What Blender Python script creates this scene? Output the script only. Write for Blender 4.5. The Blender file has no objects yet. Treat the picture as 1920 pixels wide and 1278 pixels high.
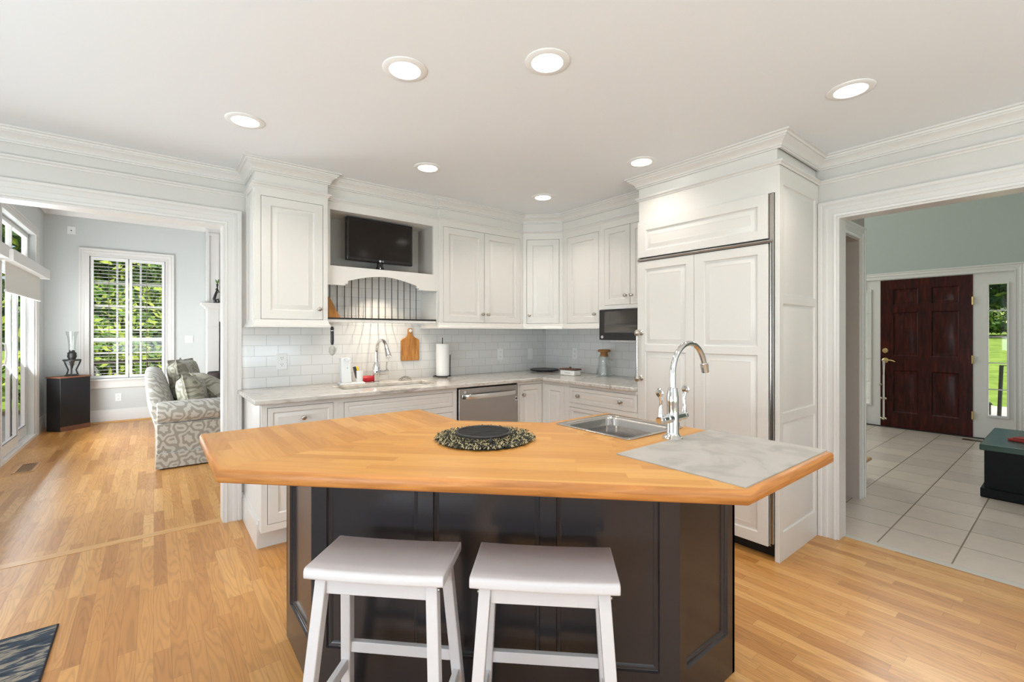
import bpy, bmesh, math, random
from math import radians as rad, sin, cos, pi
from mathutils import Vector, Matrix
random.seed(7)
S = bpy.context.scene
COL = S.collection

# ---------------------------------------------------------------- camera
CAM_H = 1.307
cd = bpy.data.cameras.new('camera'); cam = bpy.data.objects.new('camera', cd); COL.objects.link(cam)
cam.location = (0, 0, CAM_H); cam.rotation_euler = (rad(90), 0, rad(51.6 - 90))
cd.sensor_width = 36; cd.lens = 847.0 / 1920 * 36; cd.shift_y = -14.0 / 1920
cd.clip_start = 0.02; cd.clip_end = 200
S.camera = cam
# ---------------------------------------------------------------- exposure
S.view_settings.view_transform = 'Standard'; S.view_settings.look = 'None'
S.view_settings.gamma = 1; S.view_settings.use_curve_mapping = False
S.view_settings.exposure = 0.04
# ---------------------------------------------------------------- sky
W = bpy.data.worlds.new('World'); S.world = W; W.use_nodes = True
nt = W.node_tree; bg = nt.nodes['Background']
sky = nt.nodes.new('ShaderNodeTexSky'); sky.sky_type = 'NISHITA'; sky.sun_disc = False
sky.sun_elevation = rad(52); sky.sun_rotation = rad(200); sky.air_density = 1.0; sky.dust_density = 2.5
nt.links.new(sky.outputs[0], bg.inputs[0]); bg.inputs[1].default_value = 0.16
def lamp(name, kind, loc, rot, power, color=(1, 1, 1), size=1, size_y=None, spread=None, shape=None, radius=None):
    l = bpy.data.lights.new(name, kind); o = bpy.data.objects.new(name, l); COL.objects.link(o)
    o.location = loc; o.rotation_euler = rot; l.energy = power; l.color = color
    if kind == 'AREA':
        l.shape = shape or ('RECTANGLE' if size_y else 'SQUARE'); l.size = size
        if size_y: l.size_y = size_y
        if spread: l.spread = spread
    if radius is not None: l.shadow_soft_size = radius
    return o
sun = lamp('sun', 'SUN', (0, 0, 20), (rad(38), 0, rad(28)), 4.2, (1, .95, .86)); sun.data.angle = rad(1.5)
# area lamps for daylight through unseen kitchen windows (south and west walls) and the living room glass
DAY = (0.90, 0.96, 1.0); FILLUP = (0.74, 0.88, 1.0)
lamp('daylight_south', 'AREA', (0.6, -2.46, 1.35), (rad(90), 0, 0), 4, DAY, 3.4, 1.9)
lamp('ceiling_fill_south', 'AREA', (0.6, -2.44, 0.9), (rad(155), 0, 0), 92, FILLUP, 3.4, 1.0)   # upward fill lamp added to brighten the ceiling
lamp('daylight_west', 'AREA', (-2.56, 0.6, 1.35), (rad(90), 0, rad(-90)), 14, DAY, 3.2, 1.9)
lamp('ceiling_fill_west', 'AREA', (-2.54, 0.6, 0.9), (rad(140), 0, rad(-90)), 122, FILLUP, 3.2, 1.0)  # second upward fill, added and tinted blue to cool the ceiling
lamp('daylight_living_west', 'AREA', (-1.34, 7.45, 1.05), (rad(118), 0, rad(-90)), 95, DAY, 1.5, 1.8)
lamp('daylight_living_patio', 'AREA', (-1.34, 5.25, 1.2), (rad(118), 0, rad(-90)), 95, DAY, 1.6, 1.9)
lamp('daylight_living_north', 'AREA', (2.2, 8.86, 1.8), (rad(-100), 0, 0), 60, DAY, 1.4, 1.8)
lamp('foyer_fill', 'AREA', (7.98, 1.2, 4.0), (rad(90), 0, rad(90)), 70, (.95, 1, .95), 1.6, 1.1)  # lamp added at an unseen high window to light the foyer
lamp('foyer_fill_stair', 'AREA', (6.2, 4.95, 2.4), (rad(-90), 0, 0), 82, (.95, 1, .96), 2.2, 2.6)  # fill from the north, added to light the foyer wall and floor
# ---------------------------------------------------------------- material helpers
MATS = {}
def newmat(name):
    m = bpy.data.materials.new(name); m.use_nodes = True
    n = m.node_tree.nodes; l = m.node_tree.links
    return m, n, l, n['Principled BSDF']
def srgb(r, g, b):
    f = lambda c: (c / 255 / 12.92) if c / 255 <= .04045 else ((c / 255 + .055) / 1.055) ** 2.4
    return (f(r), f(g), f(b), 1)
def plain(name, col, rough=.5, metal=0, coat=0, spec=None, noise=0, nscale=8, bump=0, bscale=60, emit=None):
    m, n, l, p = newmat(name)
    p.inputs['Base Color'].default_value = col; p.inputs['Roughness'].default_value = rough
    p.inputs['Metallic'].default_value = metal; p.inputs['Coat Weight'].default_value = coat
    if spec is not None: p.inputs['Specular IOR Level'].default_value = spec
    tc = n.new('ShaderNodeTexCoord')
    if noise:
        t = n.new('ShaderNodeTexNoise'); t.inputs['Scale'].default_value = nscale; t.inputs['Detail'].default_value = 4
        l.new(tc.outputs['Object'], t.inputs['Vector'])
        mx = n.new('ShaderNodeMix'); mx.data_type = 'RGBA'
        mx.inputs[6].default_value = tuple(c * (1 - noise) for c in col[:3]) + (1,)
        mx.inputs[7].default_value = tuple(min(1, c * (1 + noise)) for c in col[:3]) + (1,)
        l.new(t.outputs['Fac'], mx.inputs[0]); l.new(mx.outputs[2], p.inputs['Base Color'])
    if bump:
        t = n.new('ShaderNodeTexNoise'); t.inputs['Scale'].default_value = bscale
        l.new(tc.outputs['Object'], t.inputs['Vector'])
        b = n.new('ShaderNodeBump'); b.inputs['Strength'].default_value = bump; b.inputs['Distance'].default_value = .002
        l.new(t.outputs['Fac'], b.inputs['Height']); l.new(b.outputs[0], p.inputs['Normal'])
    if emit: p.inputs['Emission Color'].default_value = (*emit[0], 1); p.inputs['Emission Strength'].default_value = emit[1]
    return m
def glassmat(name, tint=(1, 1, 1), refl=.06, edge=.0):
    m, n, l, p = newmat(name); n.remove(p)
    tr = n.new('ShaderNodeBsdfTransparent'); tr.inputs[0].default_value = (*tint, 1)
    gl = n.new('ShaderNodeBsdfGlossy'); gl.inputs['Roughness'].default_value = .02
    mx = n.new('ShaderNodeMixShader'); o = n['Material Output']
    if edge:
        lw = n.new('ShaderNodeLayerWeight'); lw.inputs[0].default_value = .35
        mr = n.new('ShaderNodeMapRange'); mr.inputs[3].default_value = refl; mr.inputs[4].default_value = edge
        l.new(lw.outputs['Facing'], mr.inputs[0]); l.new(mr.outputs[0], mx.inputs[0])
    else: mx.inputs[0].default_value = refl
    l.new(tr.outputs[0], mx.inputs[1]); l.new(gl.outputs[0], mx.inputs[2]); l.new(mx.outputs[0], o.inputs[0])
    return m
def M2(n, l, op, a, b=None, c=None):
    k = n.new('ShaderNodeMath'); k.operation = op
    for i, v in enumerate((a, b, c)):
        if v is None: continue
        if isinstance(v, (int, float)): k.inputs[i].default_value = v
        else: l.new(v, k.inputs[i])
    return k.outputs[0]
def planks(name, ang, width, length, ramp, rough=.3, coat=0, grain=.35, seam=.5, gscale=1.0, seamw=.012, rvar=.06, rings=105):
    """boards running along the direction ang (degrees from +X) in world XY"""
    m, n, l, p = newmat(name)
    g = n.new('ShaderNodeNewGeometry'); sp = n.new('ShaderNodeSeparateXYZ'); l.new(g.outputs['Position'], sp.inputs[0])
    a = rad(ang); X, Y = sp.outputs[0], sp.outputs[1]
    u = M2(n, l, 'ADD', M2(n, l, 'MULTIPLY', X, cos(a)), M2(n, l, 'MULTIPLY', Y, sin(a)))
    v = M2(n, l, 'ADD', M2(n, l, 'MULTIPLY', X, -sin(a)), M2(n, l, 'MULTIPLY', Y, cos(a)))
    vs = M2(n, l, 'DIVIDE', v, width); row = M2(n, l, 'FLOOR', vs)
    wn = n.new('ShaderNodeTexWhiteNoise'); wn.noise_dimensions = '1D'; l.new(row, wn.inputs['W'])
    us = M2(n, l, 'ADD', M2(n, l, 'DIVIDE', u, length), M2(n, l, 'MULTIPLY', wn.outputs['Value'], 7.3))
    bid = M2(n, l, 'FLOOR', us)
    w2 = n.new('ShaderNodeTexWhiteNoise'); w2.noise_dimensions = '2D'
    cb = n.new('ShaderNodeCombineXYZ'); l.new(row, cb.inputs[0]); l.new(bid, cb.inputs[1]); l.new(cb.outputs[0], w2.inputs['Vector'])
    # grain coordinates: stretched along the board, shifted per board
    gc = n.new('ShaderNodeCombineXYZ')
    l.new(M2(n, l, 'MULTIPLY', u, 3.0 * gscale), gc.inputs[0]); l.new(M2(n, l, 'MULTIPLY', v, 38 * gscale), gc.inputs[1])
    l.new(M2(n, l, 'MULTIPLY', w2.outputs['Value'], 50), gc.inputs[2])
    no = n.new('ShaderNodeTexNoise'); no.inputs['Scale'].default_value = 1; no.inputs['Detail'].default_value = 5; no.inputs['Distortion'].default_value = .6
    l.new(gc.outputs[0], no.inputs['Vector'])
    gc2 = n.new('ShaderNodeCombineXYZ')
    l.new(M2(n, l, 'MULTIPLY', u, 1.1 * gscale), gc2.inputs[0]); l.new(M2(n, l, 'MULTIPLY', v, 11 * gscale), gc2.inputs[1])
    l.new(M2(n, l, 'MULTIPLY', w2.outputs['Value'], 30), gc2.inputs[2])
    lo = n.new('ShaderNodeTexNoise'); lo.inputs['Scale'].default_value = 1; lo.inputs['Detail'].default_value = 1.5; l.new(gc2.outputs[0], lo.inputs['Vector'])
    rg = M2(n, l, 'SINE', M2(n, l, 'MULTIPLY', lo.outputs['Fac'], rings)); rg = M2(n, l, 'POWER', M2(n, l, 'ADD', M2(n, l, 'MULTIPLY', rg, .5), .5), 2.5)
    rp = n.new('ShaderNodeValToRGB'); e = rp.color_ramp.elements
    while len(e) < len(ramp): e.new(.5)
    for i, (pos, c) in enumerate(ramp): e[i].position = pos; e[i].color = c
    l.new(w2.outputs['Value'], rp.inputs[0])
    gm = M2(n, l, 'ADD', M2(n, l, 'MULTIPLY', no.outputs['Fac'], .6), M2(n, l, 'MULTIPLY', rg, .38))
    gd = M2(n, l, 'SUBTRACT', 1 + grain * .5, M2(n, l, 'MULTIPLY', gm, grain))
    fv = M2(n, l, 'FRACT', vs); fu = M2(n, l, 'FRACT', us)
    s1 = M2(n, l, 'LESS_THAN', fv, seamw); s2 = M2(n, l, 'LESS_THAN', fu, seamw * width / length)
    sm = M2(n, l, 'MULTIPLY', M2(n, l, 'MAXIMUM', s1, s2), seam)
    fac = M2(n, l, 'MULTIPLY', gd, M2(n, l, 'SUBTRACT', 1, sm))
    mx = n.new('ShaderNodeVectorMath'); mx.operation = 'SCALE'; l.new(rp.outputs[0], mx.inputs[0]); l.new(fac, mx.inputs['Scale'])
    l.new(mx.outputs[0], p.inputs['Base Color'])
    l.new(M2(n, l, 'ADD', M2(n, l, 'MULTIPLY', no.outputs['Fac'], rvar * 2), rough - rvar), p.inputs['Roughness'])
    p.inputs['Coat Weight'].default_value = coat; p.inputs['Coat Roughness'].default_value = .12
    return m
def tiles(name, ax, tw, th, off, c1, c2, grout, gw, rough=.15, bump=.4, org=(0, 0), noise=0):
    """ax: which world axes are (length, height)"""
    m, n, l, p = newmat(name)
    g = n.new('ShaderNodeNewGeometry'); sp = n.new('ShaderNodeSeparateXYZ'); l.new(g.outputs['Position'], sp.inputs[0])
    cb = n.new('ShaderNodeCombineXYZ')
    l.new(M2(n, l, 'SUBTRACT', sp.outputs[ax[0]], org[0]), cb.inputs[0]); l.new(M2(n, l, 'SUBTRACT', sp.outputs[ax[1]], org[1]), cb.inputs[1])
    b = n.new('ShaderNodeTexBrick'); l.new(cb.outputs[0], b.inputs['Vector'])
    b.offset = off; b.inputs['Scale'].default_value = 1; b.inputs['Brick Width'].default_value = tw; b.inputs['Row Height'].default_value = th
    b.inputs['Mortar Size'].default_value = gw; b.inputs['Mortar Smooth'].default_value = .1; b.inputs['Bias'].default_value = 0
    b.inputs['Color1'].default_value = c1; b.inputs['Color2'].default_value = c2; b.inputs['Mortar'].default_value = grout
    src = b.outputs['Color']
    if noise:
        t = n.new('ShaderNodeTexNoise'); t.inputs['Scale'].default_value = 9; t.inputs['Detail'].default_value = 6; l.new(g.outputs['Position'], t.inputs['Vector'])
        v = n.new('ShaderNodeVectorMath'); v.operation = 'SCALE'; l.new(src, v.inputs[0])
        l.new(M2(n, l, 'ADD', M2(n, l, 'MULTIPLY', t.outputs['Fac'], noise * 2), 1 - noise), v.inputs['Scale']); src = v.outputs[0]
    l.new(src, p.inputs['Base Color']); p.inputs['Roughness'].default_value = rough
    bp = n.new('ShaderNodeBump'); bp.invert = True; bp.inputs['Strength'].default_value = bump; bp.inputs['Distance'].default_value = .003
    l.new(b.outputs['Fac'], bp.inputs['Height']); l.new(bp.outputs[0], p.inputs['Normal'])
    return m
def rampmat(name, ramp, scale=(1, 1, 1), nscale=4, detail=6, dist=.5, rough=.3, rot=0, coat=0, bump=0, coord='Object'):
    m, n, l, p = newmat(name)
    tc = n.new('ShaderNodeTexCoord'); mp = n.new('ShaderNodeMapping'); mp.inputs['Scale'].default_value = scale; mp.inputs['Rotation'].default_value = (0, 0, rot)
    l.new(tc.outputs[coord], mp.inputs[0])
    t = n.new('ShaderNodeTexNoise'); t.inputs['Scale'].default_value = nscale; t.inputs['Detail'].default_value = detail; t.inputs['Distortion'].default_value = dist
    l.new(mp.outputs[0], t.inputs['Vector'])
    rp = n.new('ShaderNodeValToRGB'); e = rp.color_ramp.elements
    while len(e) < len(ramp): e.new(.5)
    for i, (pos, c) in enumerate(ramp): e[i].position = pos; e[i].color = c
    l.new(t.outputs['Fac'], rp.inputs[0]); l.new(rp.outputs[0], p.inputs['Base Color'])
    p.inputs['Roughness'].default_value = rough; p.inputs['Coat Weight'].default_value = coat
    if bump:
        b = n.new('ShaderNodeBump'); b.inputs['Strength'].default_value = bump; l.new(t.outputs['Fac'], b.inputs['Height']); l.new(b.outputs[0], p.inputs['Normal'])
    return m
def damask(name, ca, cb_):
    m, n, l, p = newmat(name)
    tc = n.new('ShaderNodeTexCoord'); sp = n.new('ShaderNodeSeparateXYZ'); l.new(tc.outputs['Object'], sp.inputs[0])
    h = M2(n, l, 'ADD', sp.outputs[0], M2(n, l, 'MULTIPLY', sp.outputs[1], .9)); z = sp.outputs[2]
    CX, CZ = .2, .24
    nz = n.new('ShaderNodeTexNoise'); nz.inputs['Scale'].default_value = 9; nz.inputs['Detail'].default_value = 1; l.new(tc.outputs['Object'], nz.inputs['Vector'])
    h = M2(n, l, 'ADD', h, M2(n, l, 'MULTIPLY', nz.outputs['Fac'], .07)); z = M2(n, l, 'ADD', z, M2(n, l, 'MULTIPLY', nz.outputs['Fac'], -.06))
    hx = M2(n, l, 'DIVIDE', h, CX); half = M2(n, l, 'MULTIPLY', M2(n, l, 'MODULO', M2(n, l, 'ADD', M2(n, l, 'FLOOR', hx), 100), 2), .5)
    fx = M2(n, l, 'SUBTRACT', M2(n, l, 'FRACT', hx), .5); fz = M2(n, l, 'SUBTRACT', M2(n, l, 'FRACT', M2(n, l, 'ADD', M2(n, l, 'DIVIDE', z, CZ), half)), .5)
    r = M2(n, l, 'SQRT', M2(n, l, 'ADD', M2(n, l, 'MULTIPLY', fx, fx), M2(n, l, 'MULTIPLY', fz, fz))); th = M2(n, l, 'ARCTAN2', fz, fx)
    petal = M2(n, l, 'MULTIPLY', M2(n, l, 'COSINE', M2(n, l, 'MULTIPLY', th, 6)), M2(n, l, 'MULTIPLY', r, 4.2))
    s = M2(n, l, 'SINE', M2(n, l, 'ADD', M2(n, l, 'MULTIPLY', r, 24), petal))
    mr = n.new('ShaderNodeMapRange'); mr.inputs[1].default_value = -.12; mr.inputs[2].default_value = .12; l.new(s, mr.inputs[0])
    mx = n.new('ShaderNodeMix'); mx.data_type = 'RGBA'; mx.inputs[6].default_value = ca; mx.inputs[7].default_value = cb_
    l.new(mr.outputs[0], mx.inputs[0]); l.new(mx.outputs[2], p.inputs['Base Color'])
    p.inputs['Roughness'].default_value = .6; p.inputs['Sheen Weight'].default_value = .3
    return m

PAINT = plain('white_trim_paint', (.71, .688, .66, 1), .32)
CAB = plain('white_cabinet_paint', (.72, .695, .655, 1), .3)
WALLG = plain('pale_gray_wall_paint', (.635, .61, .575, 1), .7)
WALLL = plain('pale_living_wall_paint', (.60, .615, .60, 1), .7)
WALLF = plain('sage_green_wall_paint', (.43, .475, .44, 1), .7)
WALLH = plain('taupe_wall_paint', (.36, .32, .285, 1), .7)
CEIL = plain('white_ceiling_paint', (.79, .815, .835, 1), .8)
NICHE = plain('beige_gray_niche_paint', (.47, .44, .40, 1), .7)
OAK = planks('oak_strip_floor', 90, .057, .62, [(0, srgb(166, 112, 56)), (.25, srgb(184, 129, 68)), (.7, srgb(192, 139, 76)), (1, srgb(204, 154, 92))], .32, .06, .5, .42, 1.0, .02)
OAKT = planks('oak_threshold', 0, .09, 3, [(0, srgb(198, 148, 88)), (1, srgb(204, 156, 96))], .3, .1, .3, .1)
_bb = [(0, srgb(172, 117, 50)), (.35, srgb(181, 126, 56)), (.7, srgb(187, 132, 61)), (1, srgb(195, 144, 74))]
BUTC = planks('butcher_block_front', -45, .042, .75, _bb, .42, .0, .2, .12, .7)
BUTL = planks('butcher_block_left', 90, .042, .6, _bb, .42, .0, .2, .12, .7)
BUTR = planks('butcher_block_right', 0, .042, .6, _bb, .42, .0, .2, .12, .7)
BUTE = rampmat('butcher_block_edge', [(.3, srgb(156, 98, 44)), (.55, srgb(184, 120, 58)), (.8, srgb(200, 138, 72))], (1.5, 1.5, 22), 3, 5, 1.2, .48, 0, 0)
ISL = plain('charcoal_island_paint', srgb(50, 47, 48), .2, noise=.05)
STOOL = plain('white_stool_paint', (.63, .60, .59, 1), .35, noise=.02, nscale=20)
STEEL = plain('brushed_stainless', (.46, .44, .42, 1), .26, 1)
DWST = plain('dishwasher_stainless', (.42, .40, .385, 1), .3, 1)
CHROME = plain('polished_chrome', (.78, .78, .78, 1), .07, 1)
NICKEL = plain('antique_nickel', (.48, .44, .39, 1), .3, 1)
BRASS = plain('polished_brass', (.72, .55, .26, 1), .22, 1)
COPPER = plain('copper_trim', srgb(124, 82, 60), .6, .1)
BLACK = plain('black_plastic', (.012, .012, .013, 1), .3)
BLKIRON = plain('black_iron', (.015, .014, .014, 1), .45)
SCREEN = plain('dark_screen', (.014, .010, .008, 1), .1, spec=.25)
WHITEP = plain('white_plastic', (.82, .82, .81, 1), .35)
PAPER = plain('paper_towel', (.85, .85, .84, 1), .9, bump=.3, bscale=120)
DARKG = plain('dark_gap', (.01, .01, .01, 1), .6)
GRANITE = rampmat('light_granite', [(.28, srgb(150, 142, 134)), (.42, srgb(190, 184, 176)), (.55, srgb(206, 201, 194)), (.68, srgb(182, 172, 162)), (.8, srgb(214, 210, 204))], (.9, 2.6, 3), 6, 8, 1.4, .12, .2)
SUBA = tiles('subway_tile_sink_wall', (0, 2), .155, .0765, .5, (.74, .735, .72, 1), (.70, .695, .68, 1), (.56, .55, .53, 1), .0022, .12, .35, (.485, .914 - .0765))
SUBB = tiles('subway_tile_side_wall', (1, 2), .155, .0765, .5, (.74, .735, .72, 1), (.70, .695, .68, 1), (.56, .55, .53, 1), .0022, .12, .35, (0, .914 - .0765))
FTILE = tiles('foyer_stone_tile', (0, 1), .338, .338, 0, srgb(206, 190, 176), srgb(188, 174, 162), srgb(128, 112, 92), .004, .3, .3, (3.547, .459), .1)
DAM = damask('damask_upholstery', srgb(150, 144, 132), srgb(186, 182, 172))
DAMP = damask('damask_pillow', srgb(138, 134, 116), srgb(176, 172, 154))
RUG = rampmat('navy_rug', [(.35, srgb(34, 42, 54)), (.5, srgb(58, 68, 80)), (.6, srgb(150, 140, 124)), (.72, srgb(52, 62, 74))], (3, 14, 1), 3, 6, .8, .95, .3)
WOODB = rampmat('wood_board', [(.3, srgb(150, 96, 44)), (.6, srgb(190, 132, 66)), (.85, srgb(204, 150, 84))], (14, 2, 2), 4, 4, .8, .45)
CORK = plain('cork_lid', srgb(160, 112, 66), .7, noise=.15, nscale=60)
MATG = rampmat('gray_counter_mat', [(.35, srgb(150, 146, 140)), (.5, srgb(166, 162, 156)), (.7, srgb(172, 168, 162))], (2, 2, 2), 3, 3, 1.5, .45)
MAHOG = rampmat('mahogany_door', [(.3, srgb(26, 4, 2)), (.55, srgb(58, 12, 5)), (.8, srgb(92, 30, 12))], (12, 12, 1.6), 3, 5, .6, .3, 0, .0); MAHOG.node_tree.nodes['Principled BSDF'].inputs['Specular IOR Level'].default_value = .3
CHESTM = plain('black_green_lacquer', srgb(9, 12, 11), .5, spec=.2, noise=.1)
CHESTT = plain('green_black_top', srgb(32, 66, 54), .3, noise=.15)
CABBLK = plain('black_cabinet', (.016, .016, .018, 1), .3)
TANW = plain('tan_wood', srgb(188, 146, 96), .4, noise=.12, nscale=20)
GLASS = glassmat('window_glass', refl=.018)
CLEAR = glassmat('clear_glass', (.975, .99, .985), .07, .5)
SHADE = plain('cream_roller_shade', (.74, .72, .67, 1), .8)
SLATW = plain('white_louver', (.80, .79, .77, 1), .4)
LENS = plain('lamp_lens', (1, 1, 1, 1), .5, emit=((1, .97, .92), 9))
CERAM = plain('white_ceramic', (.83, .82, .79, 1), .12)
REDP = plain('red_plastic', srgb(178, 10, 34), .4)
YEL = plain('yellow_sponge', srgb(226, 196, 30), .8)
BRISTLE = plain('clear_bristle', (.50, .49, .44, 1), .6)
WICK = plain('dark_wicker', srgb(58, 48, 46), .7, noise=.4, nscale=60)
STRAP = plain('white_leather_strap', (.62, .60, .55, 1), .6)
BELL = plain('brass_bell', (.62, .54, .42, 1), .25, 1)
STRAW = plain('woven_straw', srgb(158, 148, 112), .8)
STRAWD = plain('woven_dark_straw', srgb(44, 44, 34), .8)
LEAF = [plain('leaf_green', srgb(92, 132, 48), .6), plain('leaf_light', srgb(170, 190, 72), .6), plain('leaf_dark', srgb(52, 84, 36), .6)]
BARK = plain('bark', srgb(74, 60, 48), .9)
LAWN = rampmat('lawn', [(.3, srgb(116, 150, 44)), (.7, srgb(160, 188, 74))], (1, 1, 1), 3, 6, .3, .95)
PAVE = plain('concrete_path', srgb(214, 208, 198), .9, noise=.08, nscale=3)
STONE = plain('granite_post', srgb(206, 202, 196), .9, noise=.2, nscale=12)
DECK = plain('deck_boards', srgb(170, 166, 158), .8, noise=.1)
BLUE = plain('navy_rubber', srgb(24, 34, 84), .5)
BADGE = plain('silver_badge', (.7, .7, .7, 1), .3, .6)
INK = plain('dark_ink', (.03, .03, .035, 1), .5)
MORNB = plain('marble_threshold', srgb(196, 190, 180), .3)

# ---------------------------------------------------------------- mesh builder
class MB:
    def __init__(s): s.v = []; s.f = []; s.mi = []
    def face(s, ids, mi=0): s.f.append(tuple(ids)); s.mi.append(mi)
    def pts(s, P):
        b = len(s.v); s.v += [tuple(p) for p in P]; return list(range(b, b + len(P)))
    def box(s, x0, y0, z0, x1, y1, z1, mi=0, M=None):
        P = [(x0, y0, z0), (x1, y0, z0), (x1, y1, z0), (x0, y1, z0), (x0, y0, z1), (x1, y0, z1), (x1, y1, z1), (x0, y1, z1)]
        if M is not None: P = [M @ Vector(p) for p in P]
        i = s.pts(P)
        for q in ((3, 2, 1, 0), (4, 5, 6, 7), (0, 1, 5, 4), (1, 2, 6, 5), (2, 3, 7, 6), (3, 0, 4, 7)): s.face([i[k] for k in q], mi)
    def beam(s, a, b, w, d, up=(0, 0, 1), mi=0, w1=None, d1=None):
        a, b = Vector(a), Vector(b); t = (b - a).normalized(); x = Vector(up).cross(t)
        if x.length < 1e-4: x = Vector((1, 0, 0)).cross(t)
        x.normalize(); y = t.cross(x); w1 = w1 or w; d1 = d1 or d
        P = [a + x * w / 2 * sx + y * d / 2 * sy for sx, sy in ((-1, -1), (1, -1), (1, 1), (-1, 1))] + [b + x * w1 / 2 * sx + y * d1 / 2 * sy for sx, sy in ((-1, -1), (1, -1), (1, 1), (-1, 1))]
        i = s.pts(P)
        for q in ((3, 2, 1, 0), (4, 5, 6, 7), (0, 1, 5, 4), (1, 2, 6, 5), (2, 3, 7, 6), (3, 0, 4, 7)): s.face([i[k] for k in q], mi)
    def tube(s, P, r, n=12, mi=0, cap=True, closed=False):
        P = [Vector(p) for p in P]; R = r if isinstance(r, (list, tuple)) else [r] * len(P)
        rings = []; N = len(P); prevx = None
        for k, p in enumerate(P):
            if closed: t = P[(k + 1) % N] - P[k - 1]
            else: t = P[min(k + 1, N - 1)] - P[max(k - 1, 0)]
            t.normalize()
            if prevx is None:
                x = t.orthogonal().normalized()
            else:
                x = prevx - t * prevx.dot(t)
                x = x.normalized() if x.length > 1e-6 else t.orthogonal().normalized()
            prevx = x; y = t.cross(x)
            rings.append(s.pts([p + (x * cos(2 * pi * j / n) + y * sin(2 * pi * j / n)) * R[k] for j in range(n)]))
        for k in range(N if closed else N - 1):
            A, B = rings[k], rings[(k + 1) % N]
            for j in range(n): s.face((A[j], A[(j + 1) % n], B[(j + 1) % n], B[j]), mi)
        if cap and not closed: s.face(rings[0][::-1], mi); s.face(rings[-1], mi)
    def lathe(s, prof, c=(0, 0, 0), axis='z', n=24, mi=0, sx=1, sy=1):
        """prof: [(r, h)]"""
        rings = []
        for r, h in prof:
            q = []
            for j in range(n):
                a = 2 * pi * j / n; x, y = r * cos(a) * sx, r * sin(a) * sy
                q.append({'z': (c[0] + x, c[1] + y, c[2] + h), 'y': (c[0] + x, c[1] + h, c[2] + y), 'x': (c[0] + h, c[1] + x, c[2] + y)}[axis])
            rings.append(s.pts(q))
        for A, B in zip(rings, rings[1:]):
            for j in range(n): s.face((A[j], A[(j + 1) % n], B[(j + 1) % n], B[j]), mi)
        s.face(rings[0][::-1], mi); s.face(rings[-1], mi)
    def prism(s, poly, z0, z1, mi=0, mtop=None):
        a = s.pts([(x, y, z0) for x, y in poly]); b = s.pts([(x, y, z1) for x, y in poly]); n = len(poly)
        s.face(a[::-1], mi); s.face(b, mi if mtop is None else mtop)
        for j in range(n): s.face((a[j], a[(j + 1) % n], b[(j + 1) % n], b[j]), mi)
    def prismy(s, poly, y0, y1, mi=0):
        """poly in xz, extruded along y"""
        a = s.pts([(x, y0, z) for x, z in poly]); b = s.pts([(x, y1, z) for x, z in poly]); n = len(poly)
        s.face(a, mi); s.face(b[::-1], mi)
        for j in range(n): s.face((a[j], b[j], b[(j + 1) % n], a[(j + 1) % n]), mi)
    def grid(s, us, vs, hole, w0, w1, T, mi=0):
        """solid slab of cells (u,v) between w0 and w1 with holes; T maps (u,v,w) -> xyz"""
        us = sorted(set(us)); vs = sorted(set(vs)); nu, nv = len(us) - 1, len(vs) - 1
        ok = [[not hole((us[i] + us[i + 1]) / 2, (vs[j] + vs[j + 1]) / 2) for j in range(nv)] for i in range(nu)]
        cache = {}
        def V(i, j, k):
            if (i, j, k) not in cache: cache[(i, j, k)] = s.pts([T(us[i], vs[j], (w0, w1)[k])])[0]
            return cache[(i, j, k)]
        for i in range(nu):
            for j in range(nv):
                if not ok[i][j]: continue
                s.face((V(i, j, 0), V(i, j + 1, 0), V(i + 1, j + 1, 0), V(i + 1, j, 0)), mi)
                s.face((V(i, j, 1), V(i + 1, j, 1), V(i + 1, j + 1, 1), V(i, j + 1, 1)), mi)
                for di, dj, a, b in ((-1, 0, (i, j + 1), (i, j)), (1, 0, (i + 1, j), (i + 1, j + 1)), (0, -1, (i, j), (i + 1, j)), (0, 1, (i + 1, j + 1), (i, j + 1))):
                    x, y = i + di, j + dj
                    if 0 <= x < nu and 0 <= y < nv and ok[x][y]: continue
                    s.face((V(*a, 0), V(*b, 0), V(*b, 1), V(*a, 1)), mi)
    def frame(s, x0, z0, x1, z1, holes, y0, y1, mi=0):
        us = [x0, x1] + [h[0] for h in holes] + [h[2] for h in holes]; vs = [z0, z1] + [h[1] for h in holes] + [h[3] for h in holes]
        s.grid(us, vs, lambda u, v: any(h[0] < u < h[2] and h[1] < v < h[3] for h in holes), y0, y1, lambda u, v, w: (u, w, v), mi)
    def slab(s, x0, z0, x1, z1, panels, yf, t, prof, mi=0):
        """door or panel slab whose front (y=yf) carries recessed/raised panels; prof = [(inset, depth)]"""
        us = sorted(set([x0, x1] + [p[0] for p in panels] + [p[2] for p in panels])); vs = sorted(set([z0, z1] + [p[1] for p in panels] + [p[3] for p in panels]))
        c = {}
        def V(u, v):
            if (u, v) not in c: c[(u, v)] = s.pts([(u, yf, v)])[0]
            return c[(u, v)]
        for i in range(len(us) - 1):
            for j in range(len(vs) - 1):
                mu, mv = (us[i] + us[i + 1]) / 2, (vs[j] + vs[j + 1]) / 2
                if any(p[0] < mu < p[2] and p[1] < mv < p[3] for p in panels): continue
                s.face((V(us[i], vs[j]), V(us[i + 1], vs[j]), V(us[i + 1], vs[j + 1]), V(us[i], vs[j + 1])), mi)
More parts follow.
